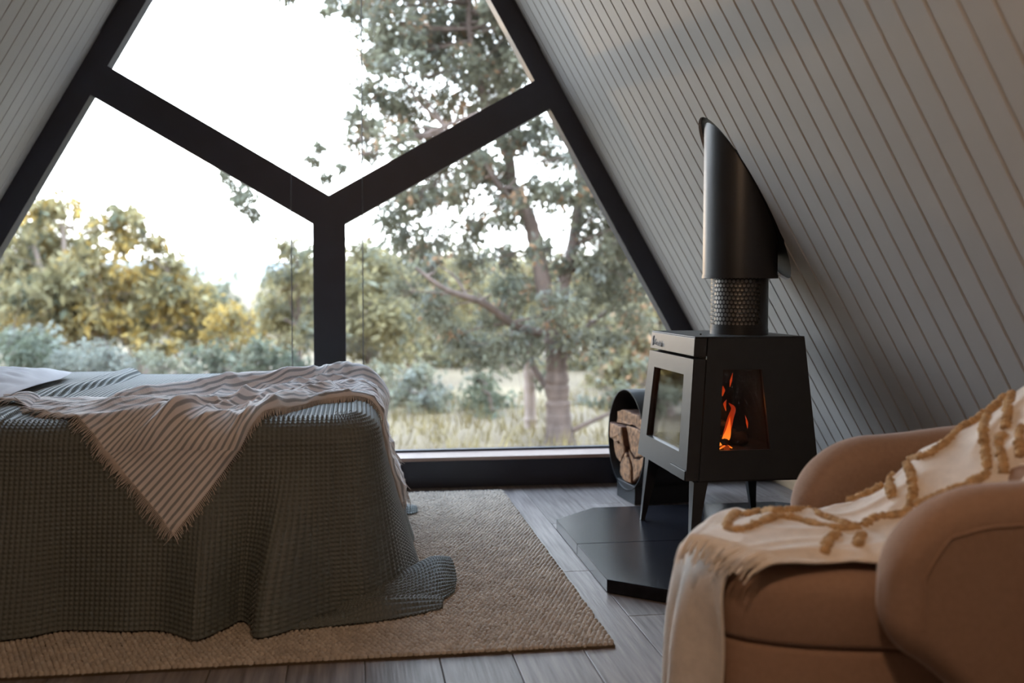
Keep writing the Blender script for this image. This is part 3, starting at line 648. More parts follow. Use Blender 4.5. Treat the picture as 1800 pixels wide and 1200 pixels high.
def waffle_sheet(rows, parent):
    R = np.array(rows, float); lu = np.linalg.norm(np.diff(R[:, R.shape[1]//2], axis=0), axis=1).sum(); lv = np.linalg.norm(np.diff(R[R.shape[0]//2], axis=0), axis=1).sum()
    nu, nv = int(lu/st)+1, int(lv/st)+1; G = sheet(rows, nu, nv)
    o = cloth('blanket_hem', G, waffle(np.linspace(0, lu, nu)[:, None], np.linspace(0, lv, nv)[None]), 'waffle_cotton', parent)
    md = o.modifiers.new('thickness', 'SOLIDIFY'); md.thickness = 0.004; md.offset = 0
waffle_sheet([[(.06, -1.88, .05), (.07, -1.95, .045), (.06, -2.0, .03), (.04, -2.045, .018)],
              [(.16, -1.78, .05), (.17, -1.86, .085), (.165, -1.95, .065), (.15, -2.0, .022)],
              [(.26, -1.66, .04), (.285, -1.74, .075), (.285, -1.84, .055), (.27, -1.93, .020)],
              [(.35, -1.55, .03), (.375, -1.64, .088), (.385, -1.77, .062), (.37, -1.90, .018)],
              [(.41, -1.53, .025), (.44, -1.60, .075), (.45, -1.70, .040), (.435, -1.80, .018)]], blanket)
waffle_sheet([[(-.06, -2.03, .02), (-.06, -2.06, .026), (-.06, -2.085, .016)],
              [(.08, -1.99, .03), (.08, -2.03, .036), (.08, -2.062, .016)],
              [(.17, -1.96, .04), (.18, -1.99, .062), (.19, -2.045, .017)],
              [(.29, -1.90, .03), (.295, -1.94, .050), (.30, -2.0, .016)],
              [(.385, -1.88, .018), (.39, -1.91, .034), (.385, -1.95, .016)]], blanket)
waffle_sheet([[(.29, -.60, .05), (.30, -.64, .05), (.30, -.68, .018)], [(.34, -.55, .035), (.35, -.60, .04), (.35, -.66, .018)], [(.385, -.52, .02), (.39, -.57, .03), (.39, -.62, .018)]], blanket)

# pillow
pil = empty('pillow', (-1.3, -1.15, 0.64), 'white cotton pillow at the head of the bed, cut off by the picture edge', 'pillow')
nu, nv = 70, 90; u = np.linspace(-1, 1, nu)[:, None]; v = np.linspace(-1, 1, nv)[None]
def pil_side(s):
    k = np.clip((1-np.abs(u)**2.6)*(1-np.abs(v)**3.4), 0, 1)**0.5
    wr = 0.010*vnoise(u*3+v*1.2+9, v*7, 4)+0.006*vnoise(u*7, v*12+u*6, 6)
    x = -1.30+u*(0.33-0.03*np.abs(v)**2)+0*v; y = -1.16+v*0.46-0.03*u
    z0 = ztop(x, y)+0.010
    z = z0+(0.038+s*0.040)*1.0+s*k*0.0+(k-1)*(0.03 if s > 0 else 0.0)+wr*k*(1 if s > 0 else 0)
    z = np.where(s > 0, z0+0.010+(0.046+wr*1.6)*k, z0+0.012-0.010*k)
    return np.stack([x+0*v, y, z], -1)
a = Acc(); a.add(pil_side(1), grid_quads(nu, nv)); a.add(pil_side(-1), grid_quads(nu, nv)[:, ::-1]); a.build('pillowcase', 'pillow_cotton', pil)

# ================================================================== striped throw on the bed
net = [[(-.40, -2.21), (-.54, -2.03), (-.64, -1.90), (-.84, -1.70), (-1.04, -1.54)],
       [(-.30, -2.07), (-.41, -1.89), (-.49, -1.77), (-.66, -1.62), (-.90, -1.50)],
       [(-.19, -1.90), (-.27, -1.75), (-.34, -1.62), (-.48, -1.49), (-.68, -1.38)],
       [(-.10, -1.76), (-.14, -1.60), (-.19, -1.45), (-.28, -1.30), (-.50, -1.10)],
       [(.0, -1.54), (-.01, -1.40), (-.03, -1.25), (-.08, -1.10), (-.22, -.92)],
       [(.12, -1.47), (.11, -1.30), (.10, -1.10), (.09, -.85), (.06, -.56)],
       [(.26, -1.45), (.26, -1.25), (.26, -1.0), (.26, -.8), (.26, -.6)],
       [(.42, -1.42), (.42, -1.2), (.42, -1.0), (.42, -.85), (.40, -.7)],
       [(.60, -1.38), (.57, -1.2), (.52, -1.0), (.47, -.88), (.43, -.78)]]
NU, NV = 330, 230
A2 = catmull(np.array(net), NU); A2 = np.swapaxes(catmull(np.swapaxes(A2, 0, 1), NV), 0, 1)
pu = np.linspace(0, 1, NU)[:, None]+np.zeros((1, NV)); qv = np.linspace(0, 1, NV)[None]+np.zeros((NU, 1))
# sideways wander, so that the stripes bend
wob = sstep(0.12, 0.4, pu)
A2[..., 1] += (0.05*vnoise(pu*7+1, qv*4, 21)+0.022*vnoise(pu*22+1, qv*9, 23))*wob; A2[..., 0] += (0.04*vnoise(pu*6+5, qv*5, 22)+0.02*vnoise(pu*20+5, qv*12, 24))*wob
def on_bed(ab):
    a_, b_ = ab[..., 0], ab[..., 1]
    ye, xe = YN+RB, XF-RB
    top = np.stack([np.minimum(a_, xe), np.maximum(b_, ye), ztop(np.minimum(a_, xe), np.maximum(b_, ye))], -1)
    front = skirt(np.minimum(a_, T1), np.maximum(ye-b_, 0)); foot = skirt(np.clip(b_, YN+RC, YFAR-0.02)-(YN+RC)+T2, np.maximum(a_-xe, 0))
    r = np.where((b_ < ye)[..., None], front, top); return np.where((a_ > xe)[..., None], foot, r)
base = on_bed(A2)
Nn = normals(base); sgn = np.where(Nn[NU//2, NV//2, 2] > 0, 1.0, -1.0); Nn = Nn*sgn
def ridged(x, y, s): return (1-np.abs(2*vnoise(x, y, s)))**2
wr = 0.032*ridged(pu*3.6+3, qv*6.0+1.1*np.sin(pu*7), 31)+0.022*ridged(pu*8.0, qv*11+np.sin(pu*9)*1.5, 32)+0.011*ridged(pu*19, qv*20+pu*9, 33)+0.005*ridged(pu*36, qv*34, 34)
fold = 0.055*np.exp(-((qv-0.62-0.10*np.sin(pu*5+0.5))/0.050)**2)*sstep(0.05, 0.25, pu)*sstep(0.85, 0.6, pu)
fold += 0.026*np.exp(-((qv-0.90-0.04*np.sin(pu*6))/0.045)**2)*sstep(0.28, 0.5, pu)*sstep(1.0, 0.8, pu)
fold += 0.04*np.exp(-((qv-0.33-0.16*(pu-0.2)*2)/0.035)**2)*sstep(0.02, 0.16, pu)*sstep(0.55, 0.3, pu)
amp = 0.22+0.66*sstep(0.08, 0.26, pu+0.22*qv)
Dp = 0.0075+wr*amp*(1-0.45*sstep(0.5, 0.85, qv))*(1-0.45*sstep(0.5, 0.75, pu))+fold*(1-0.5*sstep(0.6, 0.9, pu))+0.003*vnoise(pu*40, qv*30, 35)
edge = np.minimum(np.minimum(qv, 1-qv)/0.02, 1)
TH = base+Nn*(0.0065+(Dp-0.0065)*(0.35+0.65*edge))[..., None]
throw = empty('striped_throw', (-0.2, -1.3, 0.6), 'cream and blue-grey striped fringed throw crumpled across the bed, one corner hanging', 'throw')
o = fast_mesh('throw_cloth', TH.reshape(-1, 3), grid_quads(NU, NV), 'striped_linen', throw, True, np.stack([pu*30, qv*44], -1).reshape(-1, 2))
md = o.modifiers.new('thickness', 'SOLIDIFY'); md.thickness = 0.002; md.offset = 0
def fringe(acc, roots, outs, length, rg, droop=0.35, wid=0.0019, step=1, n=5, curl=0.5):
    for i in range(0, len(roots), step):
        r0 = roots[i]; d = outs[i]/(np.linalg.norm(outs[i])+1e-9); L_ = length*rg.uniform(0.6, 1.15)
        side = np.array([rg.normal(), rg.normal(), rg.normal()])*curl; pts = []; p = r0-d*0.004
        for k in range(n):
            pts.append(p.copy()); dk = d+side*(k/n)+np.array([0, 0, -droop*k/n]); p = p+dk/np.linalg.norm(dk)*L_/(n-1)
        acc.tube(pts, np.linspace(wid, wid*0.35, n), 4)
rg = np.random.default_rng(5); a = Acc()
def edge_out(G, side):
    if side == 'p0': r_ = G[0]; o_ = G[0]-G[3]
    if side == 'p1': r_ = G[-1]; o_ = G[-1]-G[-4]
    if side == 'q0': r_ = G[:, 0]; o_ = G[:, 0]-G[:, 3]
    if side == 'q1': r_ = G[:, -1]; o_ = G[:, -1]-G[:, -4]
    return r_, o_
def dens(r_, o_, k):
    t = np.linspace(0, 1, len(r_)); tn = np.linspace(0, 1, int(len(r_)*k)); return np.stack([np.interp(tn, t, r_[:, i]) for i in range(3)], 1), np.stack([np.interp(tn, t, o_[:, i]) for i in range(3)], 1)
for sd_, ln, dr, k in (('p0', 0.044, 0.6, 0.9), ('q0', 0.042, 0.5, 0.8), ('p1', 0.05, 0.6, 0.8), ('q1', 0.014, 0.3, 0.5)):
    r_, o_ = dens(*edge_out(TH, sd_), k); fringe(a, r_, o_, ln, rg, dr)
o = a.build('fringe', 'fringe_cream', throw); tag(o, kind='stuff')

# ================================================================== armchair
CH = np.array([1.42, -3.02, 0.0]); CHA = math.radians(-9.0)
def CL(x, y, z):
    x = np.asarray(x, float); y = np.asarray(y, float); z = np.asarray(z, float); x, y, z = np.broadcast_arrays(x, y, z)
    return np.stack([CH[0]+x*math.cos(CHA)-y*math.sin(CHA), CH[1]+x*math.sin(CHA)+y*math.cos(CHA), z], -1)
chair = empty('tub_armchair', CH, 'beige felt tub armchair with rounded arms in the right foreground', 'armchair')
HW, XA, XC = 0.295, -0.290, 0.03
def shell(name, tau, lift=0.0):
    La = XC-XA; Lc = PI*HW; LT = 2*La+Lc; ns = 220
    e_ = np.concatenate([np.linspace(0, 0.10, 30)**1.0, np.linspace(0.10, LT-0.10, ns)[1:-1], LT-np.linspace(0.10, 0, 30)])
    def sec(s):
        if s < La: x, y, nx, nyv = XA+s, -HW, 0, -1
        elif s < La+Lc: ph = (s-La)/HW; x, y = XC+HW*math.sin(ph), -HW*math.cos(ph); nx, nyv = math.sin(ph), -math.cos(ph)
        else: x, y, nx, nyv = XC-(s-La-Lc), HW, 0, 1
        e = min(s, LT-s)
        zt = 0.640+0.080*float(sstep(0.15, La+Lc*0.5, e))
        q = min(e/0.20, 1.0); zt -= 0.19*(1-math.sqrt(max(0, 1-(1-q)**2)))
        zb = 0.33-0.22*float(sstep(0.0, 0.34, e)); qb = min(e/0.06, 1); zb += 0.09*(1-math.sqrt(max(0, 1-(1-qb)**2)))
        tq = min(e/0.055, 1.0); t_ = tau*math.sqrt(max(0.0004, 1-(1-tq)**2)); t_ = min(t_, (zt-zb)/2*0.95)
        return x, y, nx, nyv, zt, zb, t_
    lean = 0.05
    def at(sv, n_, z_): return CL(sv[0]+sv[2]*(n_+lean*(z_-0.4)), sv[1]+sv[3]*(n_+lean*(z_-0.4)), z_)
    rows = []
    for s in e_:
        sv = sec(s); zt, zb, t_ = sv[4:]
        pr = []
        for k in range(13): an = PI*k/12; pr.append((t_*math.cos(an), zt-t_+t_*math.sin(an)))
        for k in range(1, 10): f = k/10; pr.append((-t_, lerp(zt-t_, zb+t_, f)))
        for k in range(13): an = PI+PI*k/12; pr.append((t_*math.cos(an), zb+t_+t_*math.sin(an)*1.0))
        for k in range(1, 10): f = k/10; pr.append((t_, lerp(zb+t_, zt-t_, f)))
        rows.append([at(sv, n_, z_) for n_, z_ in pr])
    R = np.array(rows); o = fast_mesh(name, R.reshape(-1, 3), grid_quads(R.shape[0], R.shape[1], True), 'felt_beige', chair)
    # piped seam that runs up each arm front and round the top edge
    e0 = 0.062; pts = []
    sv = sec(e0)
    for f in np.linspace(0, 1, 10)[:-1]: pts.append(at(sv, sv[6]+0.0005, lerp(sv[5]+sv[6]+0.01, sv[4]-sv[6]-0.03, f)))
    for s in np.linspace(e0+0.025, LT-e0-0.025, 120):
        sv = sec(s); pts.append(at(sv, sv[6]+0.0005, sv[4]-sv[6]-0.004))
    sv = sec(LT-e0)
    for f in np.linspace(1, 0, 10)[1:]: pts.append(at(sv, sv[6]+0.0005, lerp(sv[5]+sv[6]+0.01, sv[4]-sv[6]-0.03, f)))
    a = Acc(); a.tube(catmull(np.array(pts)[::2], 260), 0.0028, 6); a.build('piped_seam', 'felt_beige', o)
    return o
shell('backrest_shell', 0.062)

def superell(cx, hx, hy, nexp, n=96):
    th = np.linspace(0, 2*PI, n, endpoint=False); c, s = np.cos(th), np.sin(th)
    return cx+hx*np.sign(c)*np.abs(c)**(2/nexp), hy*np.sign(s)*np.abs(s)**(2/nexp)
def lathe_pad(name, prof, cx, hx, hy, nexp, m):
    rows = []
    for ins, z in prof:
        x, y = superell(cx, hx-ins, max(hy-ins, 0.001) if hx-ins > 0.002 else 0.001, nexp); rows.append(CL(x, y, z))
    R = np.array(rows); return fast_mesh(name, R.reshape(-1, 3), grid_quads(R.shape[0], R.shape[1], True), m, chair)
arc = lambda r, z, n=7: [(r*(1-math.cos(PI/2*k/n)), z-r+r*math.sin(PI/2*k/n)) for k in range(n+1)]
lathe_pad('seat_cushion', [(0.20, 0.295), (0.02, 0.295), (0.005, 0.300), (0.0, 0.31)]+arc(0.055, 0.448)+[(0.10, 0.456), (0.16, 0.461), (0.20, 0.463), (0.232, 0.464)], -0.155, 0.43, 0.233, 3.0, 'felt_beige')
lathe_pad('seat_base', [(0.22, 0.062), (0.03, 0.062), (0.012, 0.075), (0.008, 0.10), (0.006, 0.28), (0.010, 0.291), (0.020, 0.2945), (0.225, 0.2945)], -0.155, 0.43, 0.233, 3.0, 'felt_beige')
lathe_pad('back_cushion', [(0.12, 0.466), (0.02, 0.468), (0.0, 0.49), (0.0, 0.56), (0.01, 0.60), (0.03, 0.63), (0.06, 0.645), (0.119, 0.65)], 0.14, 0.12, 0.215, 2.6, 'felt_beige')
for x, y in ((-0.40, 0.13), (-0.40, -0.13), (0.15, 0.13), (0.15, -0.13)):
    a = Acc(); a.tube([CL(x, y, 0.0005), CL(x, y, 0.002), CL(x*0.97, y*0.97, 0.064)], [0.001, 0.014, 0.022], 12); a.build('leg', 'tan_timber', chair)

# cream throw over the chair
ct = empty('cream_throw', CL(-0.2, 0, 0.46), 'cream throw with raised tan tufted lines and fringe slung over the armchair', 'throw')
def PZ(px, py, z):
    d = AX[0]*(px-900)/FPX-AX[1]*(py-600)/FPX+AX[2]; return CAM+d*(z-CAM[2])/d[2]
def row(pts): return [CL(*p) for p in pts]
upper = [[PZ(1200, 952, .475), PZ(1222, 948, .478), PZ(1258, 950, .480), PZ(1296, 960, .478), PZ(1330, 974, .474), PZ(1372, 990, .468)],
         row([(-.50, .17, .472), (-.47, .10, .482), (-.44, .02, .488), (-.41, -.07, .484), (-.38, -.15, .478), (-.33, -.205, .462)]),
         row([(-.38, .19, .470), (-.36, .11, .490), (-.33, .02, .494), (-.29, -.07, .486), (-.26, -.15, .482), (-.22, -.215, .466)]),
         row([(-.25, .18, .474), (-.23, .11, .500), (-.21, .02, .500), (-.18, -.07, .490), (-.16, -.14, .486), (-.13, -.20, .478)]),
         row([(-.15, .15, .53), (-.12, .09, .56), (-.10, .02, .55), (-.08, -.06, .53), (-.06, -.12, .515), (-.04, -.185, .51)]),
         row([(-.03, .14, .63), (-.01, .09, .645), (.01, .02, .635), (.02, -.06, .61), (.03, -.12, .585), (.04, -.185, .575)]),
         row([(.09, .14, .705), (.10, .09, .72), (.10, .02, .71), (.11, -.06, .69), (.11, -.12, .665), (.11, -.185, .65)]),
         row([(.20, .15, .775), (.20, .09, .785), (.20, .02, .78), (.20, -.06, .765), (.19, -.12, .745), (.18, -.20, .72)]),
         row([(.30, .16, .80), (.31, .09, .80), (.31, .02, .80), (.31, -.06, .79), (.29, -.12, .775), (.26, -.21, .755)]),
         row([(.40, .18, .76), (.42, .09, .765), (.43, .02, .765), (.42, -.06, .76), (.39, -.14, .75), (.34, -.24, .74)]),
         row([(.42, .20, .62), (.44, .09, .62), (.45, .02, .62), (.44, -.06, .62), (.41, -.15, .62), (.36, -.27, .62)])]
UG = sheet(upper, 220, 120); pu = np.linspace(0, 1, 220)[:, None]; qv = np.linspace(0, 1, 120)[None]
Nn = normals(UG); Nn *= np.sign(Nn[60, 60, 2])
UG = UG+Nn*(0.012*ridged(pu*5, qv*4+pu*2, 51)+0.006*ridged(pu*10, qv*8, 52)-0.008)[..., None]
o = fast_mesh('throw_cloth', UG.reshape(-1, 3), grid_quads(220, 120), 'throw_cream', ct); md = o.modifiers.new('thickness', 'SOLIDIFY'); md.thickness = 0.005; md.offset = -1 if Nn[0, 0, 2] > 0 else 1
XFR = -0.602
hang = []
for z, w0, w1, dx in ((0.06, .16, -.15, 0.015), (0.16, .165, -.165, 0.012), (0.27, .165, -.17, 0.008), (0.38, .165, -.175, 0.004), (0.430, .165, -.175, -0.012), (0.462, .165, -.17, -0.05), (0.468, .16, -.16, -0.12), (0.469, .15, -.15, -0.18)):
    r_ = []
    for k in range(17):
        f = k/16; y = lerp(w0, w1, f); cur = 0.06*abs(y/0.2)**2.6
        wv = 0.030*math.sin(f*PI*3.6+0.4)*min(1, max(0, (0.45-z)/0.2))
        r_.append(CL(XFR-dx+cur-wv, y, z))
    hang.append(r_)
HG = sheet(hang, 110, 110); pu2 = np.linspace(0, 1, 110)[:, None]; qv2 = np.linspace(0, 1, 110)[None]
o = fast_mesh('throw_cloth', HG.reshape(-1, 3), grid_quads(110, 110), 'throw_cream', ct); md = o.modifiers.new('thickness', 'SOLIDIFY'); md.thickness = 0.005; md.offset = 0
a = Acc(); rg = np.random.default_rng(8)
r_, o_ = dens(*edge_out(UG, 'p0'), 0.5); fringe(a, r_+np.array([0, 0, 0.004]), o_*np.array([1, 1, 0.2]), 0.085, rg, 1.3, 0.0046, n=8, curl=0.22)
r_, o_ = dens(*edge_out(HG, 'p0'), 1.2); fringe(a, r_, o_, 0.05, rg, 0.6, 0.0030, n=6, curl=0.2)
o = a.build('fringe', 'throw_cream', ct); tag(o, kind='stuff')
def to_px(Q):
    d = Q-CAM; z = d@AX[2]; return np.stack([900+FPX*(d@AX[0])/z, 600-FPX*(d@AX[1])/z], -1)
UP = to_px(UG)
bands = [[(330, 540), (285, 580), (300, 615), (380, 600), (470, 560), (560, 570), (700, 605), (810, 600)], [(345, 560), (430, 528), (500, 515), (600, 535), (700, 575), (800, 600)],
         [(810, 600), (870, 560), (960, 550), (1010, 520)], [(1000, 520), (1015, 450), (1005, 380), (985, 340)], [(985, 330), (1060, 320), (1140, 270), (1230, 190), (1290, 140), (1330, 110)],
         [(930, 360), (925, 420), (935, 490)], [(880, 400), (850, 450), (760, 485)], [(1310, 140), (1290, 230), (1300, 300), (1310, 380)], [(1010, 520), (1100, 480), (1200, 440), (1290, 400), (1320, 370)],
         [(1400, 80), (1385, 160), (1375, 220)], [(1375, 230), (1350, 270), (1365, 330), (1370, 390)], [(1440, 200), (1430, 260), (1440, 330)], [(720, 620), (680, 660), (660, 710)], [(810, 630), (790, 680)], [(1260, 150), (1340, 95), (1420, 65)]]
for b_ in bands:
    pp = catmull(np.array(b_, float), 60); pp = np.stack([1150+pp[:, 0]/2.2215, 660+pp[:, 1]/2.2215], 1); pts = []
    for x, y in pp:
        d2 = (UP[..., 0]-x)**2+(UP[..., 1]-y)**2; i, j = np.unravel_index(np.argmin(d2), d2.shape); pts.append(UG[i, j]+Nn[i, j]*0.004)
    pts = np.array(pts); ker = np.ones(7)/7
    pts = np.stack([np.convolve(np.pad(pts[:, k], 3, 'edge'), ker, 'valid') for k in range(3)], 1)
    keep = [0]
    for i in range(1, len(pts)):
        if np.linalg.norm(pts[i]-pts[keep[-1]]) > 0.004: keep.append(i)
    if len(keep) < 4: continue
    pts = catmull(pts[keep], len(keep)*2); rad = 0.0108*(1+0.5*vnoise(np.arange(len(pts))*0.35, np.zeros(len(pts)), int(rg.integers(99)))); rad[0] = rad[-1] = 0.003
    V, Q = tube_arrays(pts, rad, 10); V = V+rg.normal(0, 0.0012, V.shape); fast_mesh('tufted_line', V, Q, 'tuft_tan', ct)

# ================================================================== outdoors
GZ = -0.85
def ground_z(x, y):
    x = np.asarray(x, float); y = np.asarray(y, float)
    return GZ-0.25*sstep(2, 14, y)+0.12*vnoise(x*0.25, y*0.25, 61)+2.2*sstep(25, 110, y)*1.0
gx = np.concatenate([np.linspace(-90, -25, 20), np.linspace(-24, 24, 97), np.linspace(25, 90, 20)]); gy = np.concatenate([np.linspace(0.6, 30, 90), np.linspace(31, 130, 40)])
A_, B_ = np.meshgrid(gx, gy, indexing='ij'); g = fast_mesh('ground', np.stack([A_, B_, ground_z(A_, B_)], -1).reshape(-1, 3), grid_quads(len(gx), len(gy)), 'dry_grass'); tag(g, kind='structure')
def hill(name, y0, y1, x0, x1, prof, m):
    xs = np.linspace(x0, x1, 120); ys = np.linspace(y0, y1, 24); A_, B_ = np.meshgrid(xs, ys, indexing='ij')
    f = (B_-y0)/(y1-y0); Z = -1.5+(prof(A_)+1.5)*np.sin(np.clip(f*1.35, 0, 1)*PI/2)**0.8
    o = fast_mesh(name, np.stack([A_, B_, Z], -1).reshape(-1, 3), grid_quads(120, 24), m); tag(o, kind='structure')
hill('hill', 120, 330, -320, 320, lambda x: 4.2+1.5*np.sin(x*0.011+1)+1.0*np.sin(x*0.031), 'far_field')
hill('hill', 420, 900, -900, 900, lambda x: 16+6*np.sin(x*0.006+2)+3*np.sin(x*0.019), 'far_hill')

SUNLINE = np.array(SUN_DIR)
def leaf_arrays(c, rad, n, size, rg, flat=0.8, droop=0.6):
    """n slim leaves gathered into sprays round c"""
    nb = max(3, n//14); sp = rg.normal(size=(nb, 3)); sp /= np.linalg.norm(sp, axis=1)[:, None]; sp *= (rg.uniform(0.15, 1, nb)**0.5)[:, None]*rad; sp[:, 2] *= flat
    k = rg.integers(0, nb, n); p = c+sp[k]+rg.normal(size=(n, 3))*rad*0.23
    d = rg.normal(size=(n, 3)); d[:, 2] -= droop*1.3; d /= np.linalg.norm(d, axis=1)[:, None]
    s = np.cross(d, rg.normal(size=(n, 3))); s /= np.linalg.norm(s, axis=1)[:, None]
    L_ = size*rg.uniform(0.6, 1.3, n)[:, None]; W = L_*0.21
    nn = np.cross(d, s)
    V = np.stack([p, p+d*L_*0.45+s*W+nn*L_*0.05, p+d*L_, p+d*L_*0.45-s*W+nn*L_*0.05], 1)
    rel = p-CAM; along = rel@SUNLINE; off = np.linalg.norm(rel-along[:, None]*SUNLINE, axis=1); ok = off > 0.0036*np.linalg.norm(rel, axis=1)+0.6*size
    V = V[ok]
    return V.reshape(-1, 3), np.arange(len(V)*4).reshape(-1, 4)
def nearest(polys, c):
    best = None
    for pl in polys:
        for i, q in enumerate(pl):
            if q[2] > c[2]+0.6: continue
            d = np.linalg.norm(q-c)
            if best is None or d < best[0]: best = (d, q)
    return best[1] if best else polys[0][-1]
def tree(name, label, trunks, clusters, leafm, bark, size, dens_, seed, group=None, extra=(), twig=0.012):
    """trunks: list of (points, radii); clusters: (centre, radius)"""
    rg = np.random.default_rng(seed); base = trunks[0][0][0]
    t = empty(name, tuple(float(v) for v in base), label, 'tree', group)
    if 'shrub' in name or 'bush' in name: t['category'] = 'shrub'
    polys = []
    for i, (pts, rad) in enumerate(trunks):
        pp = catmull(np.array(pts), 14*max(2, len(pts)-1)); rr_ = np.interp(np.linspace(0, 1, len(pp)), np.linspace(0, 1, len(rad)), rad)*(1+0.06*rg.normal(size=len(pp)))
        a = Acc(); a.tube(pp, rr_, 10); a.build('trunk' if i == 0 else 'limb', bark, t); polys.append(pp)
    if twig:
        a = Acc()
        for c, r in clusters:
            q = nearest(polys, c); mid = (q+c)/2+rg.normal(size=3)*0.12*np.linalg.norm(c-q)*np.array([1, 1, 0.5])
            pp = catmull(np.array([q, mid, c]), 9); a.tube(pp, np.linspace(twig*1.6, twig*0.4, 9), 5)
            for k in range(4):
                e = c+rg.normal(size=3)*r*0.7; a.tube(catmull(np.array([mid*0.3+c*0.7, (c+e)/2+rg.normal(size=3)*r*0.1, e]), 6), np.linspace(twig*0.6, twig*0.15, 6), 4)
        tag(a.build('branches', bark, t), kind='stuff')
    a = Acc()
    for c, r in clusters:
        a.add(*leaf_arrays(np.array(c), r, int(2.6*dens_*max(r/size/3, 0.4)**2), size, rg))
    o = a.build('foliage', leafm, t, smooth=False); tag(o, kind='stuff')
    for lm, frac in extra:
        a = Acc()
        for c, r in clusters:
            if rg.random() < 0.7: a.add(*leaf_arrays(np.array(c), r, max(6, int(2.6*dens_*frac*max(r/size/3, 0.4)**2)), size, rg))
        o = a.build('foliage', lm, t, smooth=False); tag(o, kind='stuff')
    return t
rg0 = np.random.default_rng(77)
def CLU(lst, Y, jit=0.8, k=1.0):
    """(px, py, radius px) seen in the photograph, put at depth Y with some spread"""
    out = []
    for x, y, r in lst:
        YY = Y+rg0.uniform(-jit, jit); out.append((P(x, y, YY), r*(YY-CAM[1])/FPX*1.03*k))
    return out
def gp(px, Y, dy=0.0):
    p = P(px, 780, Y); p[2] = float(ground_z(p[0], Y))-0.1; p[1] = Y; return p
# the big gum tree
YT = 7.5
TR = lambda *pts: [P(x, y, YT+(d if len(q) > 2 else 0)) for q in pts for x, y, d in [tuple(q)+(0,)*(3-len(q))]]
gum = tree('gum_tree', 'tall forked gum tree with reddish-brown trunk filling the right-hand pane',
    [([gp(985, YT)]+TR((982, 740), (980, 690), (978, 633), (974, 575), (968, 545)), (0.20, 0.165, 0.15, 0.14, 0.13, 0.11)),
     (TR((972, 565), (958, 517), (946, 446), (929, 383), (900, 325), (893, 275), (860, 200), (830, 90), (820, -60)), (0.11, 0.105, 0.10, 0.095, 0.08, 0.07, 0.055, 0.04, 0.03)),
     (TR((976, 575), (992, 487), (1006, 437, 0.2), (1017, 362, 0.4), (1021, 321, 0.5), (1000, 200, 0.5), (960, 60, 0.5)), (0.10, 0.085, 0.08, 0.075, 0.065, 0.05, 0.03)),
     (TR((948, 585), (905, 572, -0.2), (850, 533, -0.5), (783, 508, -0.8), (730, 470, -0.9)), (0.06, 0.05, 0.045, 0.03, 0.015)),
     (TR((980, 640), (1000, 620, 0.2), (1017, 587, 0.4), (1062, 550, 0.8), (1100, 520, 1.0)), (0.05, 0.04, 0.035, 0.03, 0.02)),
     (TR((925, 380), (880, 330, -0.3), (840, 270, -0.4), (790, 230, -0.5)), (0.05, 0.04, 0.025, 0.015)),
     (TR((980, 700), (962, 680, 0.3), (938, 645, 0.5), (930, 600, 0.6)), (0.06, 0.05, 0.04, 0.03)),
     (TR((990, 765), (1030, 745, -0.2), (1075, 725, -0.4)), (0.035, 0.03, 0.02))],
    CLU([(640, 20, 42), (600, -5, 30), (690, 40, 50), (740, 25, 50), (790, 60, 50), (850, 40, 55), (700, 100, 46), (760, 110, 46), (820, 120, 46), (880, 110, 45), (660, 165, 34), (715, 180, 42), (780, 190, 42), (845, 180, 42), (900, 150, 40),
         (630, 215, 30), (645, 240, 30), (690, 240, 34), (740, 240, 34), (612, 245, 20), (650, 275, 20), (780, 330, 42), (730, 350, 40), (690, 372, 36), (840, 300, 34), (900, 250, 40), (940, 225, 38), (980, 260, 40), (1000, 330, 40),
         (760, 420, 40), (700, 410, 32), (820, 400, 38), (880, 370, 32), (960, 340, 34), (1045, 400, 42), (1080, 440, 42), (1050, 340, 34), (890, 450, 30), (830, 465, 34), (985, 540, 46), (940, 590, 42), (900, 610, 46), (850, 620, 42), (1000, 600, 40),
         (1050, 520, 46), (1100, 500, 42), (1060, 600, 36), (800, 590, 36), (1120, 560, 40), (770, 540, 36), (930, 500, 28), (870, 550, 34), (830, 10, 40), (900, 40, 40), (930, 100, 36), (680, -60, 55), (760, -80, 60), (850, -70, 60), (930, -40, 55), (980, 40, 55), (1020, 140, 50), (1060, 230, 50), (1110, 330, 50), (1000, -90, 60), (900, -160, 65), (800, -180, 65), (720, -150, 55), (1080, 0, 60), (1120, 120, 55), (1160, 240, 55), (1170, 400, 50), (960, -230, 60), (860, -270, 60), (1060, -140, 60)]+[(rg0.uniform(640, 930), rg0.uniform(-20, 240), rg0.uniform(22, 34)) for _ in range(22)]+[(rg0.uniform(700, 1150), rg0.uniform(260, 520), rg0.uniform(20, 34)) for _ in range(26)], YT, 0.9),
    'leaf_gum', 'bark_brown', 0.105, 135, 1, extra=(('leaf_rust', 0.10), ('leaf_blue', 0.25)))
YS = 6.4
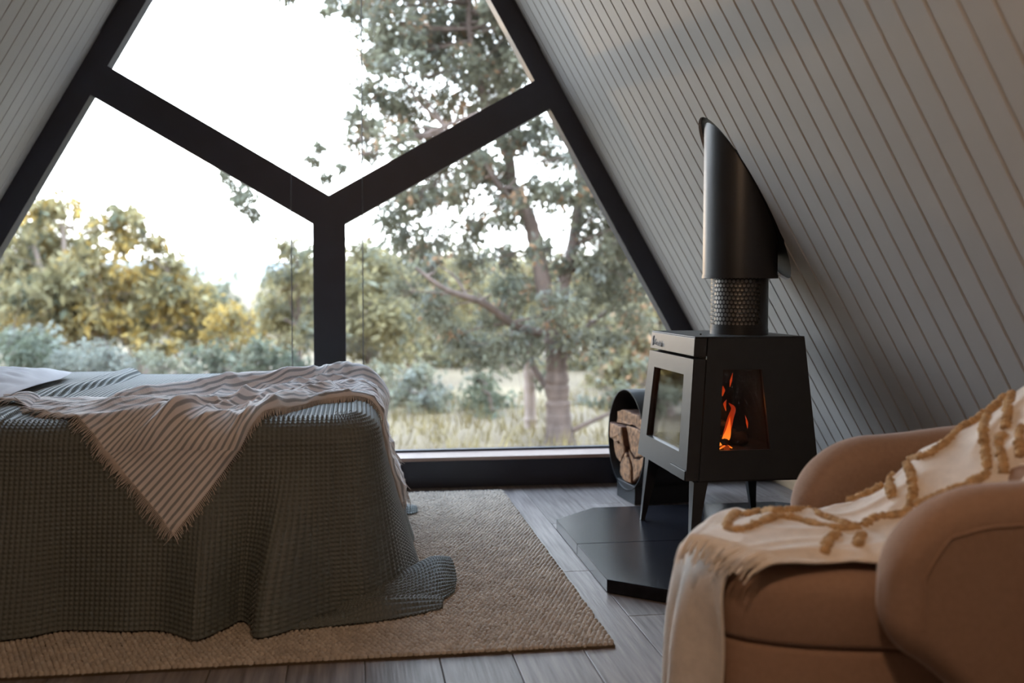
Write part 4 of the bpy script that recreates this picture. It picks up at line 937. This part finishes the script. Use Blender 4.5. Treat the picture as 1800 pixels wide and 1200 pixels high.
tree('gum_tree', 'gum standing beside the cabin whose leafy sprays droop behind the left mullion arm',
    [([gp(1330, YS), P(1345, 500, YS), P(1300, 100, YS), P(1180, -180, YS)], (0.12, 0.10, 0.08, 0.05)), ([P(1180, -180, YS), P(900, -300, YS), P(700, -260, YS), P(600, -120, YS), P(560, -40, YS)], (0.05, 0.045, 0.035, 0.015, 0.004)),
     ([P(1230, 0, YS), P(1000, 130, YS+.2), P(800, 215, YS+.3), P(650, 268, YS+.3), P(560, 282, YS+.3), P(480, 285, YS+.3), P(425, 318, YS+.3)], (0.035, 0.03, 0.022, 0.014, 0.008, 0.006, 0.003))],
    CLU([(508, -4, 12), (580, 22, 14), (398, 308, 13), (418, 332, 20), (434, 354, 22), (445, 376, 12), (556, 262, 14), (545, 285, 16), (570, 312, 12), (600, 290, 9)], YS+.3, 0.15)+[(np.array([3.6+rg0.uniform(0, 4.5), rg0.uniform(3.6, 8.5), rg0.uniform(1.5, 7.5)]), 0.6) for _ in range(60)], 'leaf_gum', 'bark_brown', 0.085, 190, 2, twig=0.003)  # random clusters: dense unseen crown, added to keep light off the left wall
# slim second trunk beside the gum
tree('sapling', 'slim pale-barked young gum left of the big forked trunk', [([gp(933, 9.2), P(932, 720, 9.2), P(929, 650, 9.2), P(920, 600, 9.2)], (0.10, 0.085, 0.08, 0.06))],
    CLU([(915, 590, 34), (880, 640, 30), (950, 660, 22)], 9.2), 'leaf_gum', 'bark_pale', 0.14, 110, 3)
# trees and shrubs of the middle distance, right-hand pane
def bush(name, label, px, Y, cl, leafm, size, seed, dens_=150, bark='bark_brown', extra=(), tr=0.06, top=None, group=None):
    ys = min(c[1] for c in cl); p0 = gp(px, Y); p1 = P(px+4, (ys+720)/2 if top is None else top, Y)
    return tree(name, label, [([p0, (p0+p1)/2+np.array([0.05, 0, 0]), p1], (tr, tr*0.8, tr*0.5))], CLU(cl, Y, 0.9), leafm, bark, size, dens_, seed, group, extra, 0.02)
bush('bushy_tree', 'dense olive tree close beside the right of the central mullion', 640, 17, [(635, 440, 30), (660, 470, 44), (620, 500, 40), (690, 500, 44), (640, 550, 50), (700, 560, 50), (615, 600, 50), (670, 620, 50), (740, 540, 40)], 'leaf_olive', 0.20, 11, 150, extra=(('leaf_gum', 0.4),))
bush('bushy_tree', 'hazy green tree behind the left limb of the big gum', 760, 21.5, [(740, 610, 50), (790, 560, 50), (800, 640, 50), (830, 510, 44), (760, 480, 40), (850, 600, 45)], 'leaf_olive', 0.22, 12, extra=(('leaf_deep', 0.4), ('leaf_rust', 0.08)))
bush('bushy_tree', 'reddish-olive tree behind the stove at the right edge of the pane', 1130, 16, [(1120, 580, 50), (1160, 620, 50), (1100, 650, 44), (1150, 540, 46), (1080, 620, 40), (1190, 560, 40), (1110, 700, 40), (1060, 670, 34)], 'leaf_olive', 0.20, 13, extra=(('leaf_rust', 0.35), ('leaf_gum', 0.5)))
bush('shrub', 'rounded dark green shrub standing on the grass before the pale bank', 855, 11.5, [(850, 690, 36), (830, 720, 32), (880, 715, 32), (855, 745, 30), (845, 665, 22)], 'leaf_deep', 0.13, 14, 150, tr=0.04)
bush('shrub', 'grey-green shrub above the foot of the bed in the right-hand pane', 740, 12.5, [(720, 690, 34), (750, 720, 34), (710, 740, 30), (770, 690, 30), (735, 660, 28)], 'leaf_gum', 0.14, 15, 150, tr=0.04, extra=(('leaf_blue', 0.4),))
bush('shrub', 'small bright green shrub right of the gum trunk', 1020, 13, [(1020, 715, 24), (1012, 740, 20), (1034, 735, 20)], 'leaf_blue', 0.12, 16, 170, tr=0.03)
bush('shrub', 'low green shrub just left of the firewood drum', 1060, 12, [(1065, 700, 26), (1090, 690, 30), (1055, 735, 16)], 'leaf_gum', 0.13, 17, 120, tr=0.03, extra=(('leaf_rust', 0.2),))
bush('shrub', 'pale green shrub low behind the right of the central mullion', 650, 12, [(635, 680, 38), (655, 720, 32), (615, 720, 36), (665, 660, 28)], 'leaf_gum', 0.14, 18, 140, tr=0.04, extra=(('leaf_olive', 0.5),))
bush('bushy_tree', 'hazy olive tree between the gum trunk and the firewood drum', 1040, 20, [(1020, 640, 44), (1060, 560, 50), (1000, 560, 40), (980, 680, 36), (930, 660, 40), (1050, 690, 34)], 'leaf_olive', 0.22, 19, 150, extra=(('leaf_gum', 0.5),))
bush('bushy_tree', 'tall hazy tree far behind the upper boughs of the gum', 880, 24, [(860, 500, 50), (920, 470, 44), (800, 470, 44), (960, 510, 44), (900, 560, 50), (840, 570, 40), (1100, 470, 40)], 'leaf_olive', 0.26, 20, 140)
# left-hand pane
YL = 19
lt = lambda *pts: [P(x, y, YL) for x, y in pts]
tree('gum_tree', 'tall bushy tree with leaning pale trunks in front of the low sun',
    [([gp(240, YL)]+lt((235, 610), (200, 575), (165, 535), (150, 470)), (0.16, 0.13, 0.12, 0.09, 0.05)), ([gp(140, YL)]+lt((140, 620), (112, 560), (82, 510), (60, 430)), (0.15, 0.12, 0.11, 0.08, 0.04)),
     ([gp(180, YL)]+lt((185, 610), (150, 560), (120, 500), (110, 400)), (0.13, 0.10, 0.09, 0.07, 0.04)), ([gp(262, YL)]+lt((262, 600), (285, 540), (300, 480)), (0.11, 0.09, 0.07, 0.04))],
    CLU([(75, 372, 30), (108, 362, 24), (60, 420, 38), (125, 415, 36), (20, 440, 44), (45, 470, 44), (175, 392, 24), (205, 385, 26), (225, 372, 20), (170, 470, 44), (225, 420, 26), (245, 395, 16), (258, 480, 40), (120, 495, 46), (70, 520, 46), (296, 470, 30), (275, 425, 18), (292, 515, 44), (210, 520, 46), (338, 505, 36),
         (362, 530, 28), (130, 560, 44), (220, 575, 44), (320, 560, 44), (40, 570, 44), (350, 580, 40), (0, 530, 40), (280, 600, 36), (180, 600, 36), (80, 600, 40)], YL, 1.2), 'leaf_olive', 'bark_pale', 0.24, 160, 31, extra=(('leaf_gold', 0.55), ('leaf_deep', 0.2)))  # gold leaves put the low sun's glow into the leaf colour
bush('bushy_tree', 'small olive tree left of the central mullion below the sky', 520, 15, [(505, 425, 20), (525, 450, 28), (545, 480, 34), (500, 490, 30), (530, 530, 44), (560, 580, 40), (480, 540, 34), (510, 590, 44)], 'leaf_olive', 0.18, 32, 150, extra=(('leaf_gum', 0.5),))
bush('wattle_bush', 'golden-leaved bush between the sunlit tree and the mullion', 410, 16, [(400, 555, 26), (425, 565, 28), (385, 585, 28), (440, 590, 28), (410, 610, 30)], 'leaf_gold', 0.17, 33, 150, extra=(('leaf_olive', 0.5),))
bush('shrub', 'dark green shrub row low between golden bush and mullion', 460, 13, [(450, 620, 30), (490, 630, 30), (400, 640, 30), (360, 630, 30), (520, 640, 30), (430, 655, 24)], 'leaf_deep', 0.15, 34, 150, extra=(('leaf_gum', 0.5),))
bush('shrub', 'pale blue-grey shrub right above the fold in the bed blanket', 165, 12, [(120, 640, 30), (160, 628, 32), (200, 638, 28), (150, 665, 30), (215, 655, 20)], 'leaf_blue', 0.10, 35, 230, tr=0.04)
bush('shrub', 'green shrub right of the blue-grey one, above the bed', 270, 12.5, [(255, 630, 24), (285, 640, 28), (320, 648, 24)], 'leaf_gum', 0.13, 36, 170, tr=0.03)
bush('shrub', 'dark bluish shrub at the far left above the pillow', 40, 13, [(20, 600, 36), (55, 620, 36), (85, 600, 28), (10, 650, 34), (90, 645, 26)], 'leaf_deep', 0.14, 37, 170, tr=0.05, extra=(('leaf_blue', 0.6),))
rt = np.random.default_rng(90)
belt = [(590, 40, 440, 'far hazy tree directly behind the central mullion'), (660, 37, 425, 'far hazy tree just right of the right-hand wire'), (735, 42, 445, 'far hazy tree above the foot of the bed, beyond the grey-green shrub'),
        (810, 38, 455, 'far hazy tree under the long left limb of the big gum'), (890, 43, 440, 'far hazy tree left of the forked trunk, beyond the dark shrub'), (970, 38, 450, 'far hazy tree straight behind the forked gum trunk'),
        (1050, 41, 430, 'far hazy tree above the firewood drum'), (1130, 37, 420, 'far hazy tree behind the top of the stove'), (1210, 42, 430, 'far hazy tree at the right end of the tree belt'),
        (20, 36, 430, 'far hazy tree at the left edge of the picture'), (110, 40, 420, 'far hazy tree behind the tallest crown of the left-hand pane'), (200, 37, 445, 'far hazy tree around the low sun'),
        (300, 41, 470, 'far hazy tree right of the low sun'), (370, 38, 500, 'far hazy tree where the left tree group slopes down to open sky'), (440, 43, 540, 'lowest far hazy tree, behind the golden bush'), (510, 38, 470, 'far hazy tree beside the left-hand wire')]
for i, (px, Y, top, lab) in enumerate(belt):
    cl = [(px+rt.uniform(-42, 42), y, rt.uniform(26, 38)) for y in np.arange(top+24, 690, 26) for _ in range(3)]
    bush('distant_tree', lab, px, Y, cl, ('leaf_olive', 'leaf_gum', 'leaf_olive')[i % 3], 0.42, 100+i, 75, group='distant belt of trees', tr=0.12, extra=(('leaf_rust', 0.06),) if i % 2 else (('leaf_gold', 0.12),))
rgg = np.random.default_rng(41); nb = 9000
gxx = rgg.uniform(-7, 9, nb); gyy = 4.5+10*rgg.random(nb)**1.3; gzz = ground_z(gxx, gyy); hh = rgg.uniform(0.08, 0.28, nb); an = rgg.uniform(0, 2*PI, nb); wd = 0.012
lx, ly = rgg.normal(0, 0.06, nb), rgg.normal(0, 0.06, nb)
V = np.stack([np.stack([gxx-np.cos(an)*wd, gyy-np.sin(an)*wd, gzz-0.02], 1), np.stack([gxx+np.cos(an)*wd, gyy+np.sin(an)*wd, gzz-0.02], 1), np.stack([gxx+lx, gyy+ly, gzz+hh], 1)], 1)
o = fast_mesh('grass', V.reshape(-1, 3), np.arange(nb*3).reshape(-1, 3), 'grass_blade', None, False); tag(o, 'short dry tan grass covering the ground outside the window', 'grass', kind='stuff')
# pale guards and posts standing in the grass
for px, Y, h, lab in ((694, 9.5, 0.42, 'white post in the grass nearest the foot of the bed'), (712, 10.2, 0.42, 'white post in the grass, second from the bed'), (1004, 9.0, 0.34, 'white post in the grass beside the gum trunk')):
    b_ = gp(px, Y); b_[2] += 0.1; g_ = empty('post', tuple(float(v) for v in b_), lab, 'post', 'white posts in the grass')
    z1 = P(px, 752, Y)[2]
    box('shaft', b_[0]-0.035, b_[0]+0.035, b_[1]-0.035, b_[1]+0.035, b_[2]-0.15, z1, 'post_white', g_, bevel=0.006)
    box('cap', b_[0]-0.042, b_[0]+0.042, b_[1]-0.042, b_[1]+0.042, z1, z1+0.02, 'post_white', g_, bevel=0.006)
